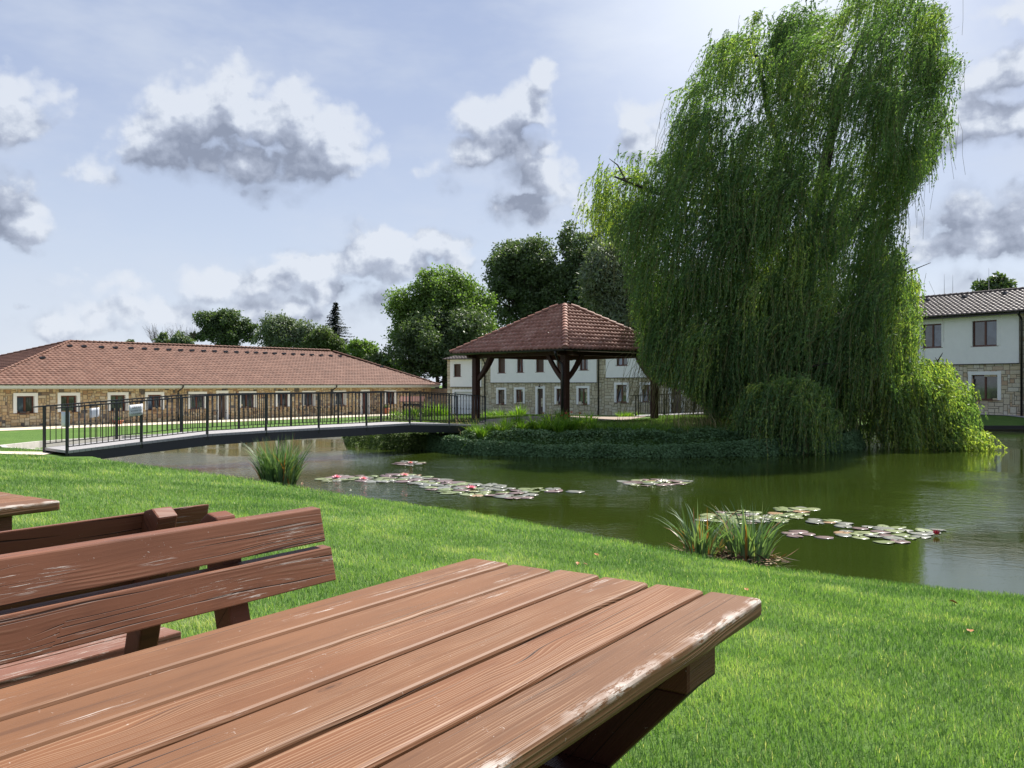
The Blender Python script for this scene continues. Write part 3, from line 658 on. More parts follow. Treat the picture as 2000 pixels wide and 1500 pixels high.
for px, py in [(83,701),(136,677.5),(164,678.5),(198,680),(225,681),(256,682),(282,683),(306,684),(330,685),(353,686),(375,686.5),(398,687.5),(419,688),(441,689),(461.5,689.5),(482,690)]+[(500+18.2*i, 690.5+.75*i) for i in range(10)]+[(677,694.5),(745,717.5)]:
    # intersect sight line with the front roof plane
    o_, dr = Vector((0,0,EYE)), Vector(((px-1000)/F, 1, (HZ-py)/F)); n_ = (E(HL,.55)-E(0,.55)).cross(R0-E(0,.55)).normalized()
    t_ = (E(0,.55)-o_).dot(n_)/dr.dot(n_); roofvent(o_+dr*t_+Vector((0,0,.05)), HALL.d, hall, .15)
fix_children(hall)
# link wall between the hall and the house
mb = MB(); LW = Fr(HALL.p(HL-.3, -1.0, 0)[:2], (1, -.30)); LWL = 5.2
LW.box(mb, 0, LWL, -.4, -.002, -1.4, .95); LW.box(mb, -.02, LWL, -.45, .05, .951, 1.0, 1)
lw = mb.build('stone_wall', [M['mortar2'], M['gutter']]); tag(lw, 'brown stone garden wall joining the long hall to the white house', 'wall')
ashlar('stone_cladding', LW, [(0, LWL, -1.2, .94)], [], M['stone_dark'], lw, 0, .12, .03, 9)
# ======== middle white house ========
def zpx(fr, a, py): return EYE+(HZ-py)/F*fr.D(a)
mid = empty('white_house', MID.p(0, 0, -1.0), 0, 'two storey house of white panels over pale stone behind the gazebo', 'building')
s = MID.s_at
A0, A1, A2, A3 = s(873.5), s(948), s(1169.5), s(1400)
def zz(px, py): return zpx(MID, s(px), py)
secs = [(A0, A1, zz(910,755.8), 3.30, s(880), A1-.35), (A1, A2, zz(1060,747.3), 3.85, s(959), s(1166)), (A2, A3, zz(1230,737.6), 4.1, s(1184), A3)]
W2 = {0: [], 1: [], 2: []}
def wz(l, r, t, b): m = (l+r)/2; return (s(l), s(r), zz(m, b), zz(m, t))
up = {0: [(887.5,901,711,735.5), (924,936,709,735)], 1: [(974,987.5,700,728.5), (1011,1023,697.5,727.5), (1048,1063,698,726.5), (1088,1101,697,725), (1133,1149,698,723)], 2: [(1205,1226,696,714), (1262,1280,694,712)]}
lo = {0: [], 1: [(973,986,761,789.5), (1008,1022,760.5,788), (1087,1101,759,790), (1130,1148,758,790)], 2: [(1204,1224,751.5,786), (1254,1275,751.5,785)]}
mdoor = [(s(1050), s(1061), -1.0, zz(1056, 759))]
gar = (s(888), s(927.5), -1.05, zz(908, 765.5))
mdoor2 = (s(1311), s(1331), -.75, zz(1320, 751))
holes_all = []
for i in range(3):
    for kind, dct in (('u', up), ('l', lo)):
        for q, r_ in enumerate(dct[i]):
            h = wz(*r_); W2[i].append((h, kind, q)); holes_all.append(h)
holes_all += mdoor+[gar, mdoor2]
mb = MB()
for i, (a, b, zp, ez, pa, pb) in enumerate(secs):
    hs = [h for h in holes_all if a < (h[0]+h[1])/2 < b]
    holed(mb, MID, a, b, -1.4, ez, hs, 0, .2); MID.box(mb, a, b, -8, -.2, -1.4, ez-.02)
mb.build('wall', M['mortar'], mid)
for i, (a, b, zp, ez, pa, pb) in enumerate(secs):
    hs = [h for h in holes_all if a < (h[0]+h[1])/2 < b]
    pm = MB(); holed(pm, MID, pa, pb, zp, ez-.03, [h for h in hs], .07, .19)
    for q0, q1, c0, c1 in ((pa, pb, zp, zp), ): pm.add([MID.p(pa,.07,zp), MID.p(pb,.07,zp), MID.p(pb,0,zp), MID.p(pa,0,zp)], [(3,2,1,0)])
    for q in (pa, pb): pm.add([MID.p(q,.07,zp), MID.p(q,0,zp), MID.p(q,0,ez), MID.p(q,.07,ez)], [(0,1,2,3)])
    pm.build('white_panel', M['plaster'], mid)
    dm = MB(); MID.box(dm, pa, pb, .071, .09, zp-.03, zp+.012); dm.build('drip_strip', M['gutter'], mid)
    sur_h = [(h[0]-.17, h[1]+.17, h[2]-.03, h[3]+.17) for h in hs if h[3] < zp+.3]
    rects = [(a, b, -1.3, zp-.02), (a, pa, zp, ez-.03), (pb, b, zp, ez-.03)]
    ashlar('stone_cladding', MID, rects, sur_h, M['stone_pale'], mid, .002, .115, .03, 20+i)
    gutter(MID, a-.1, b+.1, .42, ez+.04, mid, .065)
    sm = MB(); MID.box(sm, a-.1, b+.1, .0, .36, ez-.02, ez+.03); sm.build('soffit', M['soffit'], mid)
    rd = .85 if i else .75
    for sgn in (0, 1):
        e_a, e_b = (MID.p(a-.15,.45,ez+.02), MID.p(b+.15,.45,ez+.02)) if sgn == 0 else (MID.p(b+.15,-7.5,ez+.02), MID.p(a-.15,-7.5,ez+.02))
        r_a, r_b = MID.p(a-.15,-3.5,ez+rd), MID.p(b+.15,-3.5,ez+rd)
        tiled_face('roof', e_a, e_b, r_a if sgn == 0 else r_b, r_b if sgn == 0 else r_a, M['tile_grey'], mid, prof=4)
for i in range(3):
    for (h, kind, q) in W2[i]:
        shut = kind == 'u' and (i, q) in ((0,0),(0,1),(1,0),(1,2),(1,3))
        mid_w = window(MID, *h, mid, sur=.16 if kind == 'l' else .10, kind='shut' if shut else ('single' if (i, kind, q) == (1,'l',0) else 'double'), tilt=(i, kind, q) in ((1,'u',1),(1,'l',2),(2,'l',0),(2,'l',1)), glass='blue' if i == 2 else 'glass', back=-.10, surround=kind == 'l')
        if kind == 'u':
            pm = MB(); a, b, c, d = h; u0, u1 = .072, .085
            MID.box(pm, a-.14, a, u0, u1, c, d+.14); MID.box(pm, b, b+.14, u0, u1, c, d+.14); MID.box(pm, a, b, u0, u1, d, d+.14); pm.build('surround', M['surround'], mid_w)
door(MID, *mdoor[0], mid, 'shutter', label='dark brown front door in a white surround'); door(MID, *mdoor2, mid, 'shutter', label='dark brown door behind the second footbridge')
gm = MB(); MID.box(gm, gar[0], gar[1], -.16, -.1, gar[2], gar[3])
for i in range(5): zq = gar[2]+(gar[3]-gar[2])*(i+.5)/5; MID.box(gm, gar[0]+.03, gar[1]-.03, -.098, -.09, zq-.2, zq+.2)
gd = gm.build('garage_door', M['doorwhite'], mid)
gs = MB(); MID.box(gs, gar[0]-.2, gar[0], -.08, .05, gar[2], gar[3]+.2); MID.box(gs, gar[1], gar[1]+.15, -.08, .05, gar[2], gar[3]+.2); MID.box(gs, gar[0], gar[1], -.08, .05, gar[3], gar[3]+.2); gs.build('surround', M['surround'], gd)
for a, ez in ((A1, 3.3), (A2, 3.85)):
    mb = MB(); mb.tube([MID.p(a+.02, .42, ez), MID.p(a+.02, .12, ez-.35), MID.p(a+.02, .12, -1.0)], .05, 8); mb.build('downpipe', M['gutter'], mid)
mb = MB(); mb.tube([MID.p(s(1056), .06, mdoor[0][3]+.3), MID.p(s(1056), .2, mdoor[0][3]+.3), MID.p(s(1056), .2, mdoor[0][3]+.22)], .02, 6); mb.tube([MID.p(s(1056), .2, mdoor[0][3]+.22), MID.p(s(1056), .2, mdoor[0][3]+.1)], [.04, .08], 8); mb.build('wall_lamp', M['iron'], mid)
fix_children(mid)
# ======== right house ========
G3 = -.55
rgt = empty('white_house', RGT.p(0, 0, G3), 0, 'white and stone house at the right edge, antennas on its grey tiled roof', 'building')
q = RGT.s_at
class RF(Fr): pass
def rz(px, py): return zpx(RGT, q(px), py)
ra0, ra1 = -9.0, 22.0
rw_u = [(q(1948), q(1900), rz(1924,676), rz(1924,626)), (q(1840), q(1803), rz(1822,679), rz(1822,633)), (q(1745), q(1715), rz(1730,683), rz(1730,640))]
rw_l = [(q(1949), q(1898), rz(1923,781), rz(1923,732)), (q(1712), q(1690), rz(1700,783), rz(1700,738))]
rw_u = [(min(a,b), max(a,b), c, d) for a,b,c,d in rw_u]; rw_l = [(min(a,b), max(a,b), c, d) for a,b,c,d in rw_l]
EZ3 = rz(1990, 610); ZP3 = rz(1980, 709.5)
mb = MB(); holed(mb, RGT, ra0, ra1, G3-.6, EZ3, rw_u+rw_l, 0, .2); RGT.box(mb, ra0, ra1, -8, -.2, G3-.6, EZ3-.02); mb.build('wall', M['mortar2'], rgt)
pe = q(1991)
pm = MB(); holed(pm, RGT, pe, ra1, ZP3, EZ3-.02, rw_u, .07, .19)
pm.add([RGT.p(pe,.07,ZP3), RGT.p(pe,0,ZP3), RGT.p(pe,0,EZ3), RGT.p(pe,.07,EZ3)], [(0,1,2,3)]); pm.add([RGT.p(pe,.07,ZP3), RGT.p(ra1,.07,ZP3), RGT.p(ra1,0,ZP3), RGT.p(pe,0,ZP3)], [(3,2,1,0)])
pm.build('white_panel', M['plaster'], rgt)
dm = MB(); RGT.box(dm, pe, ra1, .071, .10, ZP3-.04, ZP3+.012); dm.build('drip_strip', M['gutter'], rgt)
ashlar('stone_cladding', RGT, [(ra0, ra1, G3-.1, ZP3-.02), (ra0, pe-.02, ZP3, EZ3-.04)], [(a-.2, b+.2, c-.03, d+.2) for a,b,c,d in rw_l], M['stone_cream'], rgt, .002, .125, .03, 31)
for h in rw_u:
    w_ = window(RGT, *h, rgt, surround=False, glass='blue', back=-.08); pm = MB(); a,b,c,d = h
    RGT.box(pm, a-.2, a, .072, .082, c, d+.17); RGT.box(pm, b, b+.2, .072, .082, c, d+.17); RGT.box(pm, a, b, .072, .082, d, d+.17); pm.build('surround', M['surround'], w_)
for h in rw_l: window(RGT, *h, rgt, sur=.2)
RZ3 = EZ3+1.75
tiled_face('roof', RGT.p(ra1+.2,.55,EZ3+.08), RGT.p(ra0-.3,.55,EZ3+.08), RGT.p(ra1+.2,-4,RZ3), RGT.p(ra0-.3,-4,RZ3), M['tile_grey'], rgt, prof=7, amp=.034)
tiled_face('roof', RGT.p(ra0-.3,-8.5,EZ3+.08), RGT.p(ra1+.2,-8.5,EZ3+.08), RGT.p(ra0-.3,-4,RZ3), RGT.p(ra1+.2,-4,RZ3), M['tile_grey'], rgt, prof=4)
cap_tiles('ridge_tiles', RGT.p(ra0-.3,-4,RZ3+.02), RGT.p(ra1+.2,-4,RZ3+.02), .12, M['tile_grey'], rgt)
sm = MB(); RGT.box(sm, ra0, ra1, .0, .45, EZ3-.03, EZ3+.03); RGT.box(sm, ra0, ra1, .451, .475, EZ3-.12, EZ3+.1, 1); sm.build('soffit', [M['soffit'], M['gutter']], rgt)
gutter(RGT, ra0-.3, ra1+.2, .58, EZ3+.06, rgt, .08)
mb = MB(); a = q(1997.5); mb.tube([RGT.p(a, .56, EZ3), RGT.p(a, .5, EZ3-.12), RGT.p(a, .16, EZ3-.4), RGT.p(a, .14, EZ3-.55), RGT.p(a, .14, G3)], .065, 10); mb.build('downpipe', M['gutter'], rgt)
fs3 = lambda a, t, lift=.05: Vector(RGT.p(a, .55, EZ3+.08)).lerp(Vector(RGT.p(a, -4, RZ3)), t)+Vector((0,0,lift))
for px in (1807, 1881, 1959):
    qa = Fr(RGT.p(0,-2.9,0)[:2], (RGT.d.x, RGT.d.y)).s_at(px); roofvent(fs3(qa, .80), RGT.d*-1, rgt, .17)
for px, hgt in ((1849, 1.5), (1865.5, 1.4), (1936, 1.6)):
    qa = Fr(RGT.p(0,-4.6,0)[:2], (RGT.d.x, RGT.d.y)).s_at(px); mb = MB(); mb.tube([RGT.p(qa,-4.3,RZ3-.1), RGT.p(qa,-4.3,RZ3+hgt)], [.018, .012], 6); mb.build('antenna', M['dish'], rgt)
qa = Fr(RGT.p(0,-3.6,0)[:2], (RGT.d.x, RGT.d.y)).s_at(1790); mb = MB(); c_ = Vector(RGT.p(qa, -3.3, RZ3+.75)); ax_ = Vector((-.25,-.95,.25)).normalized(); s1 = ax_.cross(Vector((0,0,1))).normalized(); s2 = s1.cross(ax_)
vs = [c_-ax_*.12]; N_ = 24
for rr, off in ((.25, -.09), (.45, .0)):
    for j in range(N_): t = 2*math.pi*j/N_; vs.append(c_+ax_*off+(s1*math.cos(t)+s2*math.sin(t))*rr)
fs = [(0, 1+j, 1+(j+1) % N_) for j in range(N_)]+[(1+j, 1+N_+j, 1+N_+(j+1) % N_, 1+(j+1) % N_) for j in range(N_)]
mb.add(vs, fs, 0, True); mb.tube([c_-ax_*.12, c_-ax_*.2-Vector((0,0,.2)), Vector(RGT.p(qa, -3.6, RZ3-.3))], .03, 8); mb.tube([c_-s2*.4, c_+ax_*.45], .012, 6); mb.build('satellite_dish', M['dish'], rgt)
fix_children(rgt)
# ======== gazebo ========
CY = 39.5; CX = .0613*CY; FZ = -.29; RH = .1335*CY; TH = math.radians(3.3)
EAVE = EYE+61.3/F*1.008*CY; APEX = EYE+158.0/F*CY
gz = empty('gazebo', (CX, CY, FZ), 0, 'open square timber gazebo with a red tiled pyramid roof on the island', 'gazebo')
def corner(i, r): a = -math.pi/2-TH+i*math.pi/2; return (CX+math.cos(a)*r, CY+math.sin(a)*r)   # 0 near,1 right,2 far,3 left
ap = Vector((CX, CY, APEX))
for i in range(4):
    a, b = corner(i, RH), corner((i+1) % 4, RH)
    tiled_face('roof', (*a, EAVE), (*b, EAVE), ap, ap, M['tile_gazebo'], gz, tw=.235, course=.335, amp=.050, prof=8, lip=.055)
    cap_tiles('ridge_tiles', (*a, EAVE+.0), ap+Vector((0,0,.03)), .135, M['tile_gazebo'], gz, .36)
PR = 3.95/39.5*CY; PR = .1035*CY
posts = [corner(i, PR) for i in range(4)]
for i, (x, y) in enumerate(posts):
    mb = MB(); w = .14; ang = -TH+math.pi/4; c, s_ = math.cos(ang), math.sin(ang)
    def rp(u, v, z): return (x+u*c-v*s_, y+u*s_+v*c, z)
    mb.hexa([rp(-w,-w,FZ-.25), rp(w,-w,FZ-.25), rp(w,w,FZ-.25), rp(-w,w,FZ-.25), rp(-w,-w,EAVE-.22), rp(w,-w,EAVE-.22), rp(w,w,EAVE-.22), rp(-w,w,EAVE-.22)])
    mb.build('post', M['post'], gz, bevel=.012, seg=1)
for i in range(4):
    a, b = Vector((*posts[i], EAVE-.13)), Vector((*posts[(i+1) % 4], EAVE-.13)); d = (b-a).normalized()
    mb = MB(); mb.beam(a-d*.5, b+d*.5, .17, .20-.012*(i % 2)); mb.build('beam', M['post'], gz)
    for p_, sg in ((a, 1), (b, -1)):
        lo_ = p_+d*sg*.10; lo_.z = EAVE-1.25; hi = p_+d*sg*1.0; hi.z = EAVE-.2
        m_ = (lo_+hi)/2+Vector((0,0,-.10))+d*sg*.09; mb = MB(); sidev = d.cross(Vector((0,0,1))).normalized()
        pts = [lo_*(1-t)**2+m_*2*t*(1-t)+hi*t*t for t in (0,.25,.5,.75,1)]; h = .085; vs = []
        for j, q_ in enumerate(pts):
            tg = (pts[min(j+1,4)]-pts[max(j-1,0)]).normalized(); nn = sidev.cross(tg).normalized()
            for su, sv in ((-1,-1),(1,-1),(1,1),(-1,1)): vs.append(q_+sidev*su*.062+nn*sv*h)
        mb.add(vs, [(4*j+k_, 4*j+(k_+1) % 4, 4*j+4+(k_+1) % 4, 4*j+4+k_) for j in range(4) for k_ in range(4)]+[(3,2,1,0),(16,17,18,19)]); mb.build('brace', M['post'], gz)
    # gutter and fascia
    ea, eb = Vector((*corner(i, RH), EAVE)), Vector((*corner((i+1) % 4, RH), EAVE)); dd = (eb-ea).normalized()
    fr_ = Fr((ea.x, ea.y), (dd.x, dd.y)); L_ = (eb-ea).length
    if i in (0, 1, 2, 3): gutter(fr_, -.03, L_+.03, .03, EAVE-.03, gz, .075)
    mb = MB(); fr_.box(mb, .15, L_-.15, -.14, -.11, EAVE-.10, EAVE+.04); mb.build('fascia', M['post'], gz)
for i in range(4):   # rafters and boarded underside
    a, b = Vector((*corner(i, RH-.12), EAVE-.02)), Vector((*corner((i+1) % 4, RH-.12), EAVE-.02)); mb = MB()
    mb.add([a, b, ap-Vector((0,0,.12))], [(0,2,1)]); mb.build('underboarding', M['post'], gz)
    mb = MB()
    for t in (.12,.24,.36,.5,.64,.76,.88):
        e = a.lerp(b, t); k_ = 1-abs(t-.5)*2; top = e.lerp(((a+b)/2+(ap-(a+b)/2)), 0) ; inn = Vector((CX, CY, 0))
        mid_ = (a+b)/2; dirn = (ap-mid_); mb.beam(e-Vector((0,0,.07)), e+dirn*min(.9, k_)-Vector((0,0,.17)), .07, .12)
    mb.build('rafters', M['post'], gz)
mb = MB(); x, y = corner(0, RH-.02); px_, py_ = posts[0]; fr0 = Vector((x, y, 0)); 
e3 = Vector((*corner(3, RH), 0))-fr0; e3.normalize(); st = fr0+e3*.55+Vector((-.02,-.05,EAVE-.1))
mb.tube([st, st+Vector((.02,.02,-.12)), Vector((px_-.32, py_-.16, EAVE-.42)), Vector((px_-.16, py_-.17, EAVE-.62)), Vector((px_-.13, py_-.19, EAVE-.85)), Vector((px_-.13, py_-.19, FZ))], .05, 8); mb.build('downpipe', M['gutter'], gz)
fix_children(gz)
# ======== footbridge ========
def bridge(name, P0, step, zs, width_vec, rail_h, nb, label, far_stuff, individual=True, low=.10, gd_h=.26):
    root = empty(name, (P0[0], P0[1], zs[0]), 0, label, 'bridge'); n = len(zs)-1
    wv = Vector((*width_vec, 0)); P_ = [Vector((P0[0]+step[0]*i, P0[1]+step[1]*i, zs[i])) for i in range(n+1)]
    d = Vector((*step, 0)).normalized(); wn_ = wv.normalized()
    mb = MB(); T = .07                                              # deck boards
    for i in range(n):
        a, b = P_[i], P_[i+1]; L = (b-a).length; m = max(1, int(L/.145))
        for q in range(m):
            p = a.lerp(b, (q+.02)/m); r = a.lerp(b, (q+.96)/m); o_ = wn_*-.08; e_ = wv+wn_*.08; zz_ = Vector((0,0,-T))
            mb.hexa([p+o_+zz_, r+o_+zz_, r+e_+zz_, p+e_+zz_, p+o_, r+o_, r+e_, p+e_])
    mb.build('deck', M['deck'], root)
    for side in (0, 1):
        off = wv*side+wn_*(-.0 if side == 0 else 0)
        mb = MB()
        for i in range(n):
            a, b = P_[i]+off, P_[i+1]+off; z1 = -T-.003; hh = gd_h
            w_ = wn_*.05; Z = Vector((0,0,1))
            mb.hexa([a-w_+Z*(z1-hh), b-w_+Z*(z1-hh), b+w_+Z*(z1-hh), a+w_+Z*(z1-hh), a-w_+Z*z1, b-w_+Z*z1, b+w_+Z*z1, a+w_+Z*z1])
        mb.build('girder', M['girder'], root)
        mb = MB(); ofr = off+wn_*(-.05 if side == 0 else .05)
        for i in range(n): mb.beam(P_[i]+ofr+Vector((0,0,rail_h)), P_[i+1]+ofr+Vector((0,0,rail_h)), .06, .035)
        ext = -d*.28; mb.beam(P_[0]+ofr+Vector((0,0,rail_h))+ext+Vector((0,0,-.02)), P_[0]+ofr+Vector((0,0,rail_h)), .06, .035)
        rail = mb.build('railing', M['iron'], root)
        bm_ = MB()
        for i in range(n): bm_.beam(P_[i]+ofr+Vector((0,0,low)), P_[i+1]+ofr+Vector((0,0,low)), .03, .022)
        bm_.build('bottom_rail', M['iron'], rail)
        for i in range(n+1):
            mb = MB(); p = P_[i]+ofr; w = .031; mb.box(p.x-w, p.x+w, p.y-w, p.y+w, p.z-.16, p.z+rail_h-.018); mb.build('post', M['iron'], rail)
        allb = MB(); proto = None
        for i in range(n):
            for q in range(1, nb+1):
                p = (P_[i]+ofr).lerp(P_[i+1]+ofr, q/(nb+1)); z0, z1 = p.z+low, p.z+rail_h-.018; w = .013
                if side == 0 and individual:
                    if proto is None:
                        pm = MB(); pm.tube([(0,0,0),(0,0,(z1-z0)*.5-.03),(0,0,(z1-z0)*.5),(0,0,(z1-z0)*.5+.03),(0,0,z1-z0)], [w,w,.024,w,w], 4); proto = pm.build('baluster', M['iron'], rail); proto.location = (p.x, p.y, z0)
                    else: c_ = proto.copy(); COL.objects.link(c_); c_.parent = rail; c_.location = (p.x, p.y, z0)
                else: allb.tube([(p.x,p.y,z0),(p.x,p.y,(z0+z1)/2-.03),(p.x,p.y,(z0+z1)/2),(p.x,p.y,(z0+z1)/2+.03),(p.x,p.y,z1)], [w,w,.024,w,w], 4)
        if allb.v:
            o = allb.build('balusters', M['iron'], rail); o['kind'] = 'stuff'
    fix_children(root); return root, P_, wv, wn_
M['deck'] = simple('grey_plank_deck', (.30, .29, .29), .7, .15, 6, bmp=.2)
st_ = (1.303, 1.416); zs = [-.415,-.28,-.15,-.12,-.11,-.105,-.085,-.17,-.29]
fb, FP, fwv, fwn = bridge('footbridge', (-11.5, 22.2), st_, zs, (-1.104, 1.016), 1.12, 12, 'long arched footbridge with black iron railings crossing the pond to the island', True)
bridge('footbridge', (6.75, 46.9), (1.5, -.36), [-.42, -.36, -.27, -.20, -.18], (.35, 1.4), 1.12, 11, 'small footbridge with black railings on the far side of the island, behind the gazebo', True)
# stone footing under the near end
mb = MB()
for i in range(9):
    x = -10.0+random.uniform(-.7,.5); y = 22.9+random.uniform(-.8,.5); r = random.uniform(.12,.24)
    N_ = 7; vs = []
    for a in (-.5, .1, .6):
        for j in range(N_): t = 2*math.pi*j/N_; k_ = r*(1-abs(a)*.5)*random.uniform(.8,1.15); vs.append((x+math.cos(t)*k_, y+math.sin(t)*k_, -1.12+a*r))
    mb.add(vs, [(l*N_+j, l*N_+(j+1) % N_, (l+1)*N_+(j+1) % N_, (l+1)*N_+j) for l in range(2) for j in range(N_)]+[tuple(2*N_+j for j in range(N_))])
# paper notices
def textmesh(body, size, mat, parent, loc, rot, name='lettering', align='CENTER'):
    c = bpy.data.curves.new(name, 'FONT'); c.body = body; c.size = size; c.align_x = align; c.extrude = .0008; c.resolution_u = 2
    o = bpy.data.objects.new(name, c); COL.objects.link(o); bpy.context.view_layer.update()
    me = bpy.data.meshes.new_from_object(o); bpy.data.objects.remove(o); bpy.data.curves.remove(c)
    me.materials.clear(); me.materials.append(mat); q = bpy.data.objects.new(name, me); COL.objects.link(q); q.parent = parent; q.location = loc; q.rotation_euler = rot; return q
rail_ang = math.atan2(st_[1], st_[0]); zsl = math.atan2(.13, math.hypot(*st_))
def notice(pt, w, h, label, lines, bend=.012):
    root = empty('paper_notice', pt, rail_ang, label, 'notice'); V = []; n = 8
    for j in range(n+1):
        u = (j/n-.5)*w
        for k_ in range(4): V.append((u, -.015-bend*math.cos(j/n*9)*(1-k_/3)*.5, -h*(1-k_/3)+u*.09+.012*math.sin(j*1.9+k_)*(k_ == 0)))
    Q_ = [(a*4+b, a*4+4+b, a*4+5+b, a*4+1+b) for a in range(n) for b in range(3)]
    mb = MB(); mb.add(V, Q_, 0, True); sheet = mb.build('sheet', M['paper'], root)
    m_ = sheet.modifiers.new('thickness', 'SOLIDIFY'); m_.thickness = .003
    for tx, sz, zz_ in lines: textmesh(tx, sz, M['ink'], root, (.0, -.05, -h*zz_), (math.radians(90), -.09, 0))
    return root
def on_rail(i, t, side=0): return FP[i].lerp(FP[i+1], t)+fwv*side+fwn*(-.09 if side == 0 else -.04)
p = on_rail(0, .91); notice(p+Vector((0,0,1.04)), .38, .31, 'white paper notice with three lines of black writing tied to the near bridge railing', [('ZÁKAZ', .075, .34), ('krmení ryb', .07, .60), ('a koupání', .07, .86)])
p = on_rail(0, .66, 1); notice(p+Vector((0,0,.96)), .26, .26, 'plain pale paper sheet hung on the far bridge railing', [], .02)
p = FP[0]+fwn*.03; r_ = empty('paper_notice', p+Vector((-.05,.03,1.0)), rail_ang+1.9, 'curled white paper sheet on the first near post of the bridge', 'notice')
mb = MB(); V = []
for j in range(7):
    a = -.9+j*.3
    for k_ in range(4): V.append((math.sin(a)*.20, math.cos(a)*.12-.10, -.13*k_))
mb.add(V, [(a*4+b, a*4+4+b, a*4+5+b, a*4+1+b) for a in range(6) for b in range(3)], 0, True); o = mb.build('sheet', M['paper'], r_); o.modifiers.new('t', 'SOLIDIFY').thickness = .003
# boulders at the foot of the bridge
mbs = []
for i in range(5):
    x = -9.9+random.uniform(-.6,.6)+i*.12; y = 22.4+random.uniform(-.3,.5); r = random.uniform(.13,.24)
    bm = bmesh.new(); bmesh.ops.create_icosphere(bm, subdivisions=3, radius=r)
    for v in bm.verts:
        nz_ = mnoise.noise(v.co*5+Vector((i*7,0,0))); v.co *= 1+.35*nz_; v.co.z *= .7
    me = bpy.data.meshes.new('boulder'); bm.to_mesh(me); bm.free(); me.materials.append(M['rock']); o = bpy.data.objects.new('boulder', me); COL.objects.link(o); o.location = (x, y, -1.1)
    tag(o, 'grey stone at the water under the near end of the long footbridge', 'stone', 'stones under the bridge end')
# ======== picnic furniture ========
UA = math.atan2(.8255, .5644); PT = (.627, 2.151)
def plank(mb, x0, x1, y0, y1, z0, z1): mb.box(x0, x1, y0, y1, z0, z1)
def make_table():
    # local frame: x along the boards (0 = far end), y across (0 = near-right edge)
    root = empty('picnic_table', (PT[0], PT[1], 0), UA)
    mb = MB(); w, g_ = .140, .014; ends = [0, .004, -.003, .006, -.004, .003]; top = .755
    for i in range(6):
        y0 = i*(w+g_); dz = random.uniform(-.0015,.0015)
        mb.box(-2.0+ends[5-i], ends[i], y0, y0+w, top-.047+dz, top+dz)
    o = mb.build('tabletop', M['table'], root, bevel=.014, seg=4)
    for xc in (-.268, -1.73):
        mb = MB(); mb.box(xc-.08, xc+.08, .05, .865, .605, .7075); mb.build('crossbeam', M['legtop'], root, bevel=.005, seg=1)
        for sgn in (0, 1):
            ya, yb = (.055, .62) if sgn == 0 else (.86, .30); zt, zb = .6048, .0
            xo = xc-.075 if sgn == 0 else xc+.005; wd = .15
            mb = MB(); dy = .17 if sgn == 0 else -.17
            mb.hexa([(xo,min(yb,yb+dy),zb),(xo+.07,min(yb,yb+dy),zb),(xo+.07,max(yb,yb+dy),zb),(xo,max(yb,yb+dy),zb),
                     (xo,min(ya,ya+dy),zt),(xo+.07,min(ya,ya+dy),zt),(xo+.07,max(ya,ya+dy),zt),(xo,max(ya,ya+dy),zt)])
            mb.build('leg', M['leg'], root, bevel=.004, seg=1)
        mb = MB(); mb.box(xc-.16, xc-.078, .18, .735, .30, .40); mb.build('leg_brace', M['leg'], root, bevel=.004, seg=1)
    mb = MB(); mb.box(-1.58, -.43, .42, .50, .40, .49); mb.build('stretcher', M['leg'], root, bevel=.004, seg=1)
    return root
M['legtop'] = woodmat('brown_bearer_wood', (.13, .045, .024), (.2, .1, .06), (.04, .016, .01), wear=.15, knots=True, gr=.5, ring=.006)
tab = make_table(); tag(tab, 'weathered brown plank picnic table in the foreground with flaked paint along its edge', 'table', 'picnic tables')
t2 = copy_tree(tab); u_, v_ = Vector((.5644,.8255,0)), Vector((-.8255,.5644,0))
t2.location = Vector((*PT, 0))+u_*-.03+v_*3.26; tag(t2, 'brown plank picnic table cut off by the left edge, beyond the benches', 'table')
